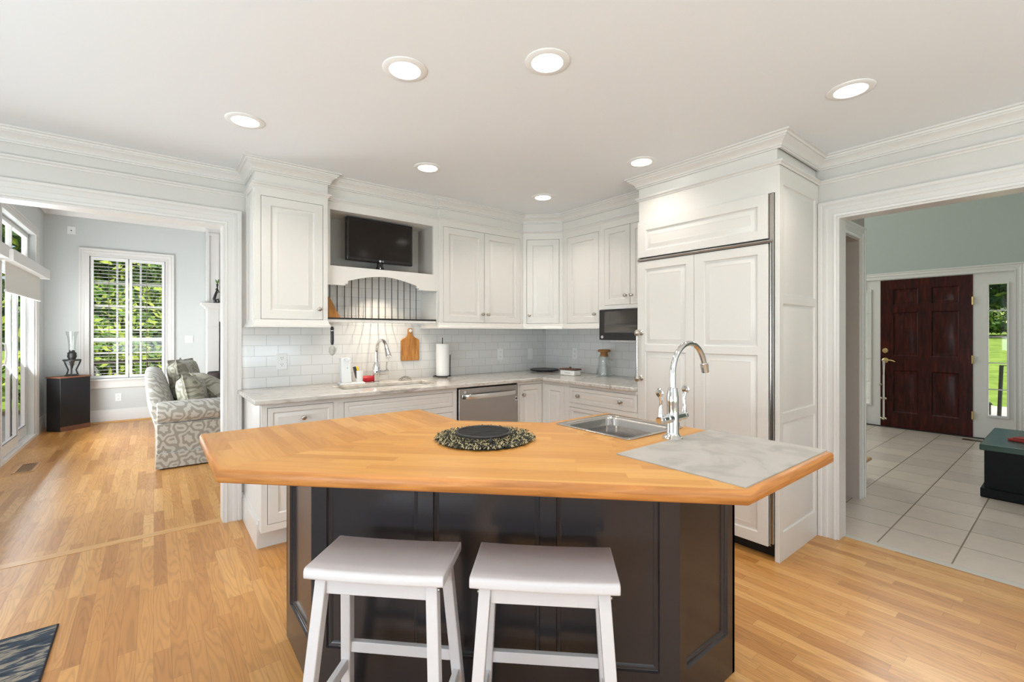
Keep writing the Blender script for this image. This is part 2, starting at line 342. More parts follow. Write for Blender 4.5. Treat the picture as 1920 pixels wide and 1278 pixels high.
        for p in panels:
            prev = None
            for ins, d in [(0, 0)] + list(prof):
                a0, b0, a1, b1 = p[0] + ins, p[1] + ins, p[2] - ins, p[3] - ins
                r = s.pts([(a0, yf + d, b0), (a1, yf + d, b0), (a1, yf + d, b1), (a0, yf + d, b1)])
                if prev:
                    for k in range(4): s.face((prev[k], prev[(k + 1) % 4], r[(k + 1) % 4], r[k]), mi)
                prev = r
            s.face(prev, mi)
        bk = s.pts([(x0, yf + t, z0), (x1, yf + t, z0), (x1, yf + t, z1), (x0, yf + t, z1)]); s.face(bk[::-1], mi)
        # sides
        lo = [V(u, z0) for u in us]; hi = [V(u, z1) for u in us]; le = [V(x0, v) for v in vs]; ri = [V(x1, v) for v in vs]
        s.face(lo[::-1] + [bk[0], bk[1]], mi); s.face(hi + [bk[2], bk[3]], mi); s.face(le + [bk[3], bk[0]], mi); s.face(ri[::-1] + [bk[1], bk[2]], mi)
    def sweep(s, prof, path, mi=0, closed=False):
        """prof [(out, z)] swept along 2D path, out = to the right of travel; mitred corners"""
        n = len(path); rings = []
        for k in range(n):
            p = Vector(path[k]); dirs = []
            if k > 0 or closed: dirs.append((p - Vector(path[k - 1])).normalized())
            if k < n - 1 or closed: dirs.append((Vector(path[(k + 1) % n]) - p).normalized())
            ns = [Vector((d.y, -d.x)) for d in dirs]
            m = ns[0] if len(ns) == 1 else (ns[0] + ns[1]) / (1 + ns[0].dot(ns[1]))
            rings.append(s.pts([(p.x + m.x * o, p.y + m.y * o, z) for o, z in prof]))
        L = len(prof)
        for k in range(n if closed else n - 1):
            A, B = rings[k], rings[(k + 1) % n]
            for j in range(L): s.face((A[j], B[j], B[(j + 1) % L], A[(j + 1) % L]), mi)
        if not closed: s.face(rings[0], mi); s.face(rings[-1][::-1], mi)
    def build(s, name, mats, parent=None, bev=0, seg=2, smooth=True, loc=None, rz=0, ang=35, sub=0):
        me = bpy.data.meshes.new(name); me.from_pydata(s.v, [], s.f)
        for m in (mats if isinstance(mats, (list, tuple)) else [mats]): me.materials.append(m)
        for p, i in zip(me.polygons, s.mi): p.material_index = i
        bm = bmesh.new(); bm.from_mesh(me); bmesh.ops.recalc_face_normals(bm, faces=bm.faces); bm.to_mesh(me); bm.free()
        if smooth: me.shade_smooth(); me.set_sharp_from_angle(angle=rad(ang))
        o = bpy.data.objects.new(name, me); COL.objects.link(o)
        if parent: o.parent = parent
        if loc: o.location = loc
        if rz: o.rotation_euler = (0, 0, rad(rz))
        if bev:
            b = o.modifiers.new('bevel', 'BEVEL'); b.width = bev; b.segments = seg; b.limit_method = 'ANGLE'; b.angle_limit = rad(40)
        if sub:
            d = o.modifiers.new('subdivision', 'SUBSURF'); d.levels = sub; d.render_levels = sub
        return o
def tag(o, label, cat, group=None):
    o['label'] = label; o['category'] = cat
    if group: o['group'] = group
    return o
def thing(name, label, cat, loc=(0, 0, 0), rz=0, group=None):
    o = bpy.data.objects.new(name, None); COL.objects.link(o); o.location = loc; o.rotation_euler = (0, 0, rad(rz)); o.empty_display_size = .1
    return tag(o, label, cat, group)
def struct(o): o['kind'] = 'structure'; return o
def dup(root, loc, rz, label, group=None):
    r = root.copy(); COL.objects.link(r); r.location = loc; r.rotation_euler = (0, 0, rad(rz)); r['label'] = label
    if group: r['group'] = group
    for ch in list(root.children):
        c = ch.copy(); COL.objects.link(c); c.parent = r
        for g in list(ch.children):
            d = g.copy(); COL.objects.link(d); d.parent = c
    return r
def text(name, body, size, mat, parent, loc, rot, depth=.0006):
    c = bpy.data.curves.new(name, 'FONT'); c.body = body; c.size = size; c.extrude = depth; c.align_x = 'CENTER'; c.align_y = 'CENTER'
    t = bpy.data.objects.new(name + '_tmp', c); me = bpy.data.meshes.new_from_object(t); bpy.data.objects.remove(t)
    me.materials.clear(); me.materials.append(mat)
    o = bpy.data.objects.new(name, me); COL.objects.link(o); o.parent = parent; o.location = loc; o.rotation_euler = rot
    return o
def rr(hx, hy, r, z, n=5):
    P = []
    for cx, cy, a in ((hx - r, hy - r, 0), (-hx + r, hy - r, 90), (-hx + r, -hy + r, 180), (hx - r, -hy + r, 270)):
        for k in range(n + 1):
            q = rad(a + 90 * k / n); P.append((cx + r * cos(q), cy + r * sin(q), z))
    return P
def loft(b, rings, mi=0, caps=True):
    I = [b.pts(r) for r in rings]; n = len(I[0])
    for A, B in zip(I, I[1:]):
        for j in range(n): b.face((A[j], A[(j + 1) % n], B[(j + 1) % n], B[j]), mi)
    if caps: b.face(I[0][::-1], mi); b.face(I[-1], mi)
DOORP = [(.005, .010), (.012, .0105), (.016, .009), (.042, .001), (.0435, .0022)]           # raised panel
FLATP = [(.004, .009), (.012, .011), (.018, .016)]            # recessed flat panel
def sub(o, mb, name, mat, **k): return mb.build(name, mat, o, **k)

# ================================================================ setting
CH = 2.44
def xwall(name, x0, x1, y0, y1, z1, holes, mat):
    b = MB(); b.frame(x0, 0, x1, z1, holes, y0, y1); return struct(b.build(name, mat, smooth=False))
def ywall(name, y0, y1, x0, x1, z1, holes, mat):
    b = MB(); us = [y0, y1] + [h[0] for h in holes] + [h[2] for h in holes]; vs = [0, z1] + [h[1] for h in holes] + [h[3] for h in holes]
    b.grid(us, vs, lambda u, v: any(h[0] < u < h[2] and h[1] < v < h[3] for h in holes), x0, x1, lambda u, v, w: (w, u, v))
    return struct(b.build(name, mat, smooth=False))
def slabbox(name, a, mat, bev=0):
    b = MB(); b.box(*a); return struct(b.build(name, mat, bev=bev, smooth=False))
slabbox('floor', (-2.6, -2.5, -.1, 3.49, 3.72, 0), OAK)
slabbox('trim_1', (-1.05, 3.72, -.1, .385, 3.79, .0015), OAKT)
slabbox('floor_living', (-1.31, 3.79, -.1, 3.7, 9.02, 0), OAK)
slabbox('trim_2', (3.49, -2.5, -.1, 3.547, 3.82, .001), MORNB)
slabbox('floor_foyer', (3.547, -3.2, -.1, 8.2, 5, 0), FTILE)
slabbox('ceiling', (-2.72, -2.62, CH, 3.40, 3.69, CH + .16), CEIL)
slabbox('ceiling_living', (-1.31, 3.82, 3.06, 3.72, 9.02, 3.2), CEIL)
slabbox('ceiling_foyer', (3.40, -3.32, 5.2, 8.2, 5.12, 5.3), CEIL)
xwall('wall_north', -2.72, 3.52, 3.69, 3.82, 3.2, [(-1.05, 0, .385, 2.066)], WALLG)
ywall('wall_east', -2.62, 3.69, 3.40, 3.52, 5.2, [(-.75, 0, .967, 2.05)], WALLG)
xwall('wall_south', -2.72, 3.40, -2.62, -2.5, CH, [(-1.1, .4, .5, 2.3), (.7, .4, 2.3, 2.3)], WALLG)
ywall('wall_west', -2.5, 3.69, -2.72, -2.6, CH, [(-1.0, .4, .5, 2.3), (.7, .4, 2.2, 2.3)], WALLG)
ywall('wall_living_west', 3.82, 8.9, -1.31, -1.19, 3.06, [(6.62, .03, 8.25, 2.03), (6.62, 2.2, 8.3, 2.56), (4.45, .03, 6.2, 2.03), (4.45, 2.2, 6.2, 2.56)], WALLL)
xwall('wall_living_north', -1.31, 3.72, 8.9, 9.02, 3.06, [(-.73, .645, .14, 2.43), (1.5, .645, 2.9, 2.43)], WALLL)
ywall('wall_living_east', 3.82, 8.9, 3.6, 3.72, 3.06, [], WALLL)
ywall('wall_foyer_east', -3.32, 5.12, 8.05, 8.2, 5.2, [(.5, 0, 1.96, 2.06), (.45, 3.4, 1.95, 4.5)], WALLF)
xwall('wall_foyer_north', 3.52, 8.05, 5, 5.12, 5.2, [(5.1, .9, 7.3, 3.8)], WALLF)
xwall('wall_foyer_south', 3.40, 8.05, -3.32, -3.2, 5.2, [], WALLF); 
xwall('wall_foyer_hall', 3.52, 4.51, 1.095, 1.215, 5.2, [(3.62, 0, 4.37, 2.05)], WALLH)
ywall('wall_hall_end', 1.215, 5, 4.39, 4.51, 5.2, [], WALLH)
# crown and picture-rail mouldings (all the way round, over the cabinets too)
CROWN = [(0, 2.362), (.012, 2.362), (.012, 2.371), (.018, 2.373), (.018, 2.383), (.024, 2.391), (.036, 2.401), (.05, 2.409), (.05, 2.418), (.058, 2.418), (.062, 2.428), (.074, 2.430), (.074, 2.4395), (0, 2.4395)]
RAIL = [(0, 2.27), (.006, 2.27), (.01, 2.278), (.022, 2.284), (.022, 2.293), (0, 2.296)]
CPATH = [(-2.6, 3.69), (.515, 3.69), (.515, 3.334), (.97, 3.334), (.97, 3.39), (1.885, 3.39), (1.885, 3.36), (2.80, 3.36), (3.07, 3.09), (3.07, 2.02), (2.79, 2.02), (2.79, 1.068), (3.40, 1.068), (3.40, -2.5)]
b = MB(); b.sweep(CROWN, CPATH); struct(b.build('trim_3', PAINT))
b = MB(); b.sweep(RAIL, CPATH); struct(b.build('trim_4', PAINT))
CROWNL = [(0, 2.965), (.02, 2.965), (.03, 2.98), (.07, 3.02), (.08, 3.04), (.09, 3.0595), (0, 3.0595)]
b = MB(); b.sweep(CROWNL, [(-1.19, 3.82), (-1.19, 8.9), (.66, 8.9), (.66, 8.6), (3.6, 8.6)]); struct(b.build('trim_5', PAINT))
CAS = [(0, 0), (0, .014), (.012, .017), (.02, .012), (.045, .012), (.05, .017), (.068, .02), (.075, .017), (.082, .024), (.098, .024), (.098, 0)]
def casing(name, plane, u0, u1, z0, z1, y, side, mat=PAINT, w=1.0, sill=False):
    """fluted casing around an opening u0..u1; plane 'x' = wall along X facing -side; profile grows outward from the opening"""
    b = MB(); prof = CAS
    path = [(u0, z0), (u0, z1), (u1, z1), (u1, z0)]
    rings = []
    for k, (u, z) in enumerate(path):
        r = []
        for d, t in prof:
            d *= w
            uu = u - d if k in (0, 1) else u + d; zz = z + d if k in (1, 2) else z
            yy = y + side * t
            r.append((uu, yy, zz) if plane == 'x' else (yy, uu, zz))
        rings.append(b.pts(r))
    L = len(prof)
    for A, B in zip(rings, rings[1:]):
        for j in range(L): b.face((A[j], A[(j + 1) % L], B[(j + 1) % L], B[j]))
    b.face(rings[0]); b.face(rings[-1][::-1])
    return struct(b.build(name, mat))
casing('trim_6', 'x', -1.05, .385, 0, 2.066, 3.69, -1)
casing('trim_7', 'y', -.75, .967, 0, 2.05, 3.40, -1)
casing('trim_8', 'x', 3.62, 4.37, 0, 2.05, 1.095, -1)
# jamb linings
b = MB(); b.box(-1.052, 3.687, 0, -1.035, 3.825, 2.068); b.box(.372, 3.687, 0, .387, 3.825, 2.068); b.box(-1.035, 3.687, 2.052, .372, 3.825, 2.068); struct(b.build('trim_9', PAINT))
b = MB(); b.box(3.397, .954, 0, 3.525, .969, 2.052); b.box(3.397, -.752, 0, 3.525, -.737, 2.052); b.box(3.397, -.737, 2.037, 3.525, .954, 2.052); struct(b.build('trim_10', PAINT))
b = MB(); b.box(3.618, 1.092, 0, 3.633, 1.22, 2.052); b.box(4.357, 1.092, 0, 4.372, 1.22, 2.052); b.box(3.633, 1.092, 2.037, 4.357, 1.22, 2.052); struct(b.build('trim_11', plain('taupe_jamb_shade', (.46, .40, .35, 1), .5)))  # lining coloured taupe, the doorway's shade painted in
# baseboards
BB = [(0, 0), (.016, 0), (.016, .14), (.012, .15), (.012, .172), (.006, .188), (0, .19)]
b = MB(); b.sweep(BB, [(-1.19, 8.36), (-1.19, 8.9), (.66, 8.9), (.66, 8.6), (.69, 8.6)]); struct(b.build('baseboard_living', PAINT))
b = MB(); b.sweep(BB, [(.483, 3.69), (.498, 3.69)]); struct(b.build('baseboard_north', PAINT))
b = MB(); b.sweep([(.016, 0), (.028, 0), (.024, .014), (.016, .02)], [(-1.19, 8.9), (.66, 8.9)]); struct(b.build('trim_12', OAKT))

# ---------------------------------------------------------------- windows of the unseen kitchen walls
def window_x(name, x0, x1, z0, z1, y0, y1, nx, nz, mat=PAINT, fr=.05, mun=.02):
    t = bpy.data.objects.new(name, None); COL.objects.link(t); struct(t)
    b = MB(); holes = []; w = (x1 - x0 - 2 * fr - (nx - 1) * mun) / nx; h = (z1 - z0 - 2 * fr - (nz - 1) * mun) / nz
    for i in range(nx):
        for j in range(nz):
            a = x0 + fr + i * (w + mun); c = z0 + fr + j * (h + mun); holes.append((a, c, a + w, c + h))
    b.frame(x0, z0, x1, z1, holes, y0, y1); b.build('window_frame', mat, t)
    b = MB(); b.box(x0 + .01, (y0 + y1) / 2 - .002, z0 + .01, x1 - .01, (y0 + y1) / 2 + .002, z1 - .01); b.build('glass_pane', GLASS, t)
    return t
def window_y(name, y0, y1, z0, z1, x0, x1, nx, nz, mat=PAINT, fr=.05, mun=.02):
    t = window_x(name, 0, y1 - y0, z0, z1, 0, x1 - x0, nx, nz, mat, fr, mun)
    t.location = (x1, y0, 0); t.rotation_euler = (0, 0, rad(90)); return t
window_x('window_1', -1.1, .5, .4, 2.3, -2.6, -2.55, 3, 4); window_x('window_2', .7, 2.3, .4, 2.3, -2.6, -2.55, 3, 4)
window_y('window_3', -1.0, .5, .4, 2.3, -2.7, -2.65, 3, 4); window_y('window_4', .7, 2.2, .4, 2.3, -2.7, -2.65, 3, 4)
window_x('window_5', -.73, .14, .645, 2.43, 8.955, 8.995, 3, 5, PAINT, .04, .024)
window_x('window_6', 1.5, 2.9, .645, 2.43, 8.955, 8.995, 3, 5)
window_y('window_7', 6.62, 8.3, 2.2, 2.56, -1.3, -1.25, 2, 1); window_y('window_8', 4.45, 6.2, 2.2, 2.56, -1.3, -1.25, 2, 1)
window_x('window_10', 5.1, 7.3, .9, 3.8, 5.05, 5.1, 3, 4); window_y('window_9', .45, 1.95, 3.4, 4.5, 8.1, 8.15, 3, 2)  # both out of view, added to give the foyer light
casing('trim_13', 'x', -.73, .14, .62, 2.43, 8.9, -1, PAINT, 1.12)
casing('trim_14', 'y', 6.62, 8.3, .0, 2.56, -1.19, 1, PAINT, .95)
casing('trim_15', 'y', 4.45, 6.2, .0, 2.56, -1.19, 1, PAINT, .95)
b = MB(); b.box(-.86, 8.83, .62, .27, 8.9, .645); b.box(-.83, 8.876, .505, .24, 8.9, .62); struct(b.build('trim_16', PAINT, bev=.004))
b = MB(); b.box(-1.19, 6.62, 2.03, -1.165, 8.3, 2.2); struct(b.build('trim_17', PAINT))
b = MB(); b.box(-1.19, 4.45, 2.03, -1.165, 6.2, 2.2); struct(b.build('trim_18', PAINT))
# sliding patio doors
def leaf(parent, y0, y1, x, name='sliding_leaf'):
    b = MB(); us = (y0, y1, y0 + .075, y1 - .075); vs = (.04, 2.02, .17, 1.94)
    b.grid(us, vs, lambda u, v: us[2] < u < us[3] and vs[2] < v < vs[3], x, x + .035, lambda u, v, w: (w, u, v)); f = b.build(name, PAINT, parent, bev=.003)
    b = MB(); b.box(x + .016, y0 + .07, .16, x + .02, y1 - .07, 1.95); b.build('glass_pane', GLASS, f)
    b = MB(); q = (y0 + .066, y1 - .066, y0 + .078, y1 - .078); r = (.162, 1.948, .174, 1.936)
    b.grid(q + (), r, lambda u, v: q[2] < u < q[3] and r[2] < v < r[3], x + .0345, x + .037, lambda u, v, w: (w, u, v)); b.build('gasket', plain('gray_gasket', (.16, .2, .24, 1), .5), f)
    return f
for nm, a0, a1 in (('door_1', 6.62, 8.25), ('door_2', 4.45, 6.2)):
    t = struct(bpy.data.objects.new(nm, None)); COL.objects.link(t); mid = (a0 + a1) / 2
    leaf(t, mid - .04, a1 - .01, -1.29, 'fixed_leaf'); f = leaf(t, a0 + .01, mid + .05, -1.24)
    b = MB(); b.tube([(-1.203, a0 + .07, .98), (-1.165, a0 + .07, 1.0), (-1.155, a0 + .07, 1.1), (-1.165, a0 + .07, 1.2), (-1.203, a0 + .07, 1.22)], .009, 8); b.build('door_handle', WHITEP, f)
    b = MB(); b.box(-1.31, a0, 0, -1.17, a1, .035); b.build('sill', PAINT, t)

# front door wall: frame, sidelights
DX = 8.05
t = struct(bpy.data.objects.new('door_3', None)); COL.objects.link(t); t.location = (DX, 1.96, 0); t.rotation_euler = (0, 0, rad(-90))
# local x = 1.96 - Y, y = X - 8.05 ; frame with sidelight and door openings
b = MB(); b.frame(0, 0, 1.46, 2.06, [(.012, .30, .07, 1.915), (.188, 0, 1.11, 2.052), (1.243, .297, 1.399, 1.915)], .01, .08); b.build('door_frame', PAINT, t)
b = MB(); b.frame(1.225, .28, 1.417, 1.933, [(1.243, .297, 1.399, 1.915)], -.004, .012)
b.frame(-.0, .283, .088, 1.933, [(.012, .30, .07, 1.915)], -.004, .012)
for z in (.62, .945, 1.267, 1.59): b.box(1.243, .03, z - .006, 1.399, .045, z + .006); b.box(.012, .03, z - .006, .07, .045, z + .006)
b.build('sidelight_muntins', PAINT, t)
b = MB(); b.box(1.24, .037, .295, 1.402, .04, 1.918); b.box(.01, .037, .298, .073, .04, 1.918); b.build('glass_pane', GLASS, t)
b = MB(); b.slab(.19, .006, 1.108, 2.05, [(.33, 1.70, .59, 1.92), (.725, 1.70, .985, 1.92), (.33, 1.0, .59, 1.60), (.725, 1.0, .985, 1.60), (.33, .22, .59, .80), (.725, .22, .985, .80)], .004, .04, [(.012, .012), (.03, .014), (.062, .004)])
dl = b.build('front_door_leaf', MAHOG, t)
for z in (.28, .98, 1.72): b = MB(); b.box(1.098, -.004, z - .05, 1.118, .006, z + .05); b.tube([(1.109, -.006, z - .05), (1.109, -.006, z + .05)], .006, 8); b.build('hinge', BRASS, t)
b = MB(); b.lathe([(.034, 0), (.034, -.012), (.026, -.02), (.012, -.022), (.012, -.034), (.002, -.034)], (.245, .004, 1.067), 'y', 20); b.build('deadbolt', BRASS, t)
b = MB(); b.lathe([(.036, 0), (.036, -.008), (.02, -.014), (.013, -.05), (.002, -.052)], (.245, .004, .932), 'y', 20); b.tube([(.245, -.045, .932), (.30, -.048, .937), (.335, -.046, .93), (.36, -.044, .918)], [.011, .009, .008, .006], 10); b.build('lever_handle', BRASS, t)
casing('trim_19', 'y', .5, 1.96, 0, 2.06, DX, -1, PAINT, .95)
b = MB(); b.box(DX - .02, .5, 0, DX + .12, 1.96, .012); struct(b.build('trim_20', DARKG))
# a strap of bells hanging from the lever
t = thing('bell_strap', 'white strap of small round bells hanging from the brass door lever', 'bells', (DX - .03, 1.725, .932), -90)
b = MB(); b.beam((-.006, -.012, -.01), (.0, -.01, -.3), .012, .004, (0, 1, 0)); b.beam((.012, -.012, -.01), (.004, -.01, -.2), .01, .004, (0, 1, 0)); b.beam((.0, -.01, -.2), (.0, -.01, -.80), .022, .004, (0, 1, 0)); b.tube([(-.02, -.012, .0), (0, -.02, .012), (.02, -.012, .0)], .006, 8); b.build('strap', STRAP, t)
for dx, dz in ((-.034, -.34), (-.024, -.53), (.026, -.53), (-.024, -.81), (.026, -.81), (.0, -.82)):
    b = MB(); b.lathe([(.001, -.018), (.011, -.014), (.017, -.005), (.018, .004), (.012, .014), (.001, .018)], (dx, -.016, dz), 'z', 14); b.build('bell', BELL, t)

# ================================================================ cabinets
def knob(parent, x, z, y=0, s=1.0):
    b = MB(); b.lathe([(.011 * s, 0), (.011 * s, -.003), (.005 * s, -.006), (.005 * s, -.014), (.013 * s, -.018), (.0155 * s, -.023), (.0145 * s, -.028), (.008 * s, -.032), (.001, -.033)], (x, y, z), 'y', 20); return b.build('knob', NICKEL, parent)
G = .0025
def door(parent, x0, z0, x1, z1, kn=None, st=.058, name='door', yf=-.001, panels=None, prof=DOORP, mat=CAB):
    b = MB(); ps = panels or [(x0 + st, z0 + st, x1 - st, z1 - st)]
    k = min([1] + [min(p[2] - p[0], p[3] - p[1]) / .14 for p in ps]); b.slab(x0 + G, z0 + G, x1 - G, z1 - G, ps, yf, .019, [(i * k, d * k) for i, d in prof]); d = b.build(name, mat, parent, bev=.0012)
    for k in (kn or []): knob(d, k[0], k[1], yf)
    return d
def body(parent, x0, z0, x1, z1, holes, depth, name='cabinet_body', mat=CAB):
    b = MB(); b.frame(x0, z0, x1, z1, holes, 0, .02); b.box(x0, .0215, z0, x1, depth, z1); return b.build(name, mat, parent, bev=.001)
COVE = [(0, 1.40), (.004, 1.392), (.006, 1.375), (.014, 1.366), (.016, 1.362), (.016, 1.35), (0, 1.35)]
# tall single-door wall cabinet by the opening
t = thing('wall_cabinet', 'white single-door wall cabinet nearest the opening to the living room', 'cabinet', (.515, 3.334, 0), 0, 'white upper cabinets')
body(t, 0, 1.36, .455, 2.436, [(.032, 1.402, .423, 2.213)], .355)
door(t, .032, 1.402, .423, 2.213, [(.396, 1.478)])
b = MB(); b.sweep(COVE, [(0, .355), (0, 0), (.455, 0), (.455, .05)]); b.box(0, 0, 1.35, .455, .355, 1.36); b.build('bottom_molding', CAB, t)
b = MB(); b.box(-.006, .03, 1.36, 0, .07, 2.27); b.box(-.006, .30, 1.36, 0, .345, 2.27); b.build('side_molding', CAB, t)
# open niche unit with the arched valance
t = thing('open_niche_cabinet', 'white open niche cabinet with arched valance and slatted shelf above the sink', 'cabinet', (.97, 3.39, 0))
NW = .915
b = MB(); b.frame(0, 1.80, NW, 2.436, [(.033, 1.803, .872, 2.21)], 0, .02); b.box(0, .02, 2.21, NW, .30, 2.436); b.box(0, .02, 1.785, NW, .288, 1.803)
b.build('cabinet_body', CAB, t)
b = MB(); b.box(.0, .02, 1.803, .033, .285, 2.21); b.box(.872, .02, 1.803, NW, .285, 2.21); b.box(.033, .278, 1.803, .872, .288, 2.21); b.build('niche_lining', NICHE, t)
pts = [(0, 1.80), (0, 1.663), (.142, 1.663), (.142, 1.676), (.16, 1.676), (.16, 1.698)]
for k in range(1, 24):
    f = k / 24; pts.append((.16 + .56 * f, 1.698 + .05 * sin(pi * f)))
pts += [(.72, 1.698), (.72, 1.68), (.738, 1.68), (.738, 1.664), (NW, 1.664), (NW, 1.80)]
b = MB(); b.prismy(pts, -.002, .018); b.build('arched_valance', CAB, t)
b = MB(); b.box(0, -.004, 1.388, NW - .02, .02, 1.412); b.box(0, .0, 1.365, .012, .285, 1.66); b.prismy([(NW - .012, 1.36), (NW, 1.36), (NW, 1.66), (NW - .012, 1.66)], .0, .285); b.build('shelf_rail', CAB, t, bev=.003)
b = MB(); b.box(0, -.006, 1.412, NW - .02, .02, 1.424); b.build('black_shelf_edge', BLKIRON, t)
for k in range(14):
    x = .108 + .0567 * k; b = MB(); b.tube([(x, .265, 1.785), (x, .265, 1.405), (x, .255, 1.396), (x, .02, 1.396)], .0032, 8); b.build('rod', BLKIRON, t)
lamp('niche_lamp', 'AREA', (1.46, 3.44, 1.782), (0, 0, 0), 2.7, (1, .84, .64), .03, shape='DISK', spread=rad(105))
# two-door wall cabinet
t = thing('wall_cabinet', 'white two-door wall cabinet between the open niche and the corner cabinet', 'cabinet', (1.885, 3.36, 0), 0, 'white upper cabinets')
body(t, 0, 1.36, .915, 2.436, [(.036, 1.402, .882, 2.217)], .328)
door(t, .036, 1.402, .459, 2.217, [(.434, 1.481)]); door(t, .459, 1.402, .882, 2.217, [(.492, 1.481)])
b = MB(); b.sweep(COVE, [(0, .328), (0, 0), (.915, 0)]); b.box(0, 0, 1.35, .915, .328, 1.36); b.build('bottom_molding', CAB, t)
# diagonal corner cabinet
t = thing('wall_cabinet', 'white narrow diagonal wall cabinet filling the corner', 'cabinet', (2.80, 3.36, 0), -45, 'white upper cabinets')
DWD = .3818
b = MB(); b.frame(0, 1.36, DWD, 2.436, [(.034, 1.402, .348, 2.213)], 0, .02)
loc = lambda X, Y: ((X - 2.80) * .7071 - (Y - 3.36) * .7071, (X - 2.80) * .7071 + (Y - 3.36) * .7071)
b.prism([(0, .0215), (DWD, .0215), loc(3.395, 3.09), loc(3.395, 3.685), loc(2.80, 3.685)], 1.36, 2.436); b.build('cabinet_body', CAB, t, bev=.001)
door(t, .034, 1.402, .348, 2.213, [(.062, 1.482)])
b = MB(); b.sweep(COVE, [(0, 0), (DWD, 0)]); b.box(0, 0, 1.35, DWD, .1, 1.36); b.build('bottom_molding', CAB, t)
# side wall cabinet with one door
t = thing('wall_cabinet', 'white single-door wall cabinet between the corner and the microwave', 'cabinet', (3.07, 3.09, 0), -90, 'white upper cabinets')
body(t, 0, 1.36, .464, 2.436, [(.058, 1.40, .446, 2.208)], .328)
door(t, .058, 1.40, .446, 2.208, [(.408, 1.48)])
b = MB(); b.sweep(COVE, [(0, 0), (.464, 0)]); b.box(0, 0, 1.35, .464, .328, 1.36); b.build('bottom_molding', CAB, t)
t = thing('wall_cabinet', 'white short two-door wall cabinet directly over the microwave', 'cabinet', (3.07, 2.626, 0), -90, 'white upper cabinets')
body(t, 0, 1.515, .606, 2.436, [(.045, 1.548, .59, 2.213)], .328)
door(t, .045, 1.548, .3175, 2.213, [(.277, 1.626)], .05); door(t, .3175, 1.548, .59, 2.213, [(.338, 1.626)], .05)
# microwave
t = thing('microwave', 'black built-in microwave oven under the short cabinet beside the refrigerator', 'microwave', (3.06, 2.618, 0), -90)
b = MB(); b.box(0, .004, 1.25, .59, .322, 1.512); b.build('housing', BLACK, t, bev=.003)
b = MB(); b.box(0, -.014, 1.252, .585, .004, 1.511); dr = b.build('microwave_door', BLACK, t, bev=.004)
b = MB(); b.box(.06, -.0155, 1.315, .50, -.013, 1.495); b.build('window', plain('smoked_glass', (.05, .045, .04, 1), .04, spec=.9), dr)
b = MB(); b.lathe([(.013, 0), (.013, -.002), (.0105, -.003), (.001, -.003)], (.034, -.014, 1.277), 'y', 20); b.build('round_badge', BADGE, dr)
b = MB(); b.box(.1, .02, 1.238, .5, .2, 1.25); b.build('vent_plate', BADGE, t)

# base cabinets along the sink wall
BY = 3.035
TOE = .115
def base_unit(name, label, x0, x1, holes, doors, group='white base cabinets', depth=.64):
    t = thing(name, label, 'cabinet', (x0, BY, 0), 0, group); w = x1 - x0
    b = MB(); b.frame(0, TOE, w, .8825, holes, 0, .02); b.box(0, .0215, TOE, w, depth, .66); b.box(0, .02, .66, .02, depth, .8825); b.box(w - .02, .02, .66, w, depth, .8825); b.box(0, .0215, .66, w, .04, .8825)
    b.box(.0, .07, 0, w, .09, TOE); b.build('cabinet_body', CAB, t, bev=.001)
    return t
t = base_unit('base_cabinet', 'white base cabinet with a drawer at the open end of the granite counter', .50, .945, [(.033, .692, .419, .859), (.033, .158, .419, .66)], None)
d = door(t, .033, .692, .419, .859, [(.235, .783)], .03, 'drawer_front'); door(t, .033, .158, .419, .66, [(.39, .60)])
b = MB(); b.prism([(-.012, .07), (0, .07), (0, .64), (-.012, .64)], 0, .15); b.prism([(-.007, .055), (0, .055), (0, .64), (-.007, .64)], .15, .175); b.build('base_molding', CAB, t)
t = base_unit('base_cabinet', 'white wide base cabinet under the kitchen sink', .945, 1.855, [(.041, .742, .875, .852), (.041, .158, .875, .70)], None)
door(t, .041, .742, .875, .852, None, .028, 'false_drawer_front'); door(t, .041, .158, .458, .70, [(.42, .66)]); door(t, .458, .158, .875, .70, [(.50, .66)])
# dishwasher
t = thing('dishwasher', 'stainless steel dishwasher under the counter right of the sink cabinet', 'dishwasher', (1.857, BY, 0))
b = MB(); b.box(.001, .004, .0, .602, .6, .881); b.build('tub_housing', DARKG, t)
b = MB(); b.box(.006, -.022, .12, .597, .003, .872); dr = b.build('door', DWST, t, bev=.004)
b = MB(); n = 16
P = [(.03 + .535 * k / n, -.024 - .034 * sin(pi * k / n) ** .5, .808) for k in range(n + 1)]
loft(b, [[(x, y - .006, z - .018), (x, y - .008, z), (x, y - .006, z + .018), (x, y + .006, z + .018), (x, y + .006, z - .018)] for x, y, z in P])
b.v = [(x, y, z) for x, y, z in b.v]; b.build('handle', plain('bright_steel', (.72, .71, .69, 1), .16, 1), dr, bev=.002)
b = MB(); b.lathe([(.011, 0), (.011, -.0015), (.001, -.0016)], (.06, -.022, .845), 'y', 18); b.build('round_badge', BADGE, dr)
b = MB(); b.box(.563, -.0235, .735, .59, -.021, .77); b.lathe([(.009, -.0235), (.009, -.025), (.005, -.025), (.001, -.0245)], (.5765, 0, .7525), 'y', 16, 1); b.build('energy_sticker', [BADGE, INK], dr)
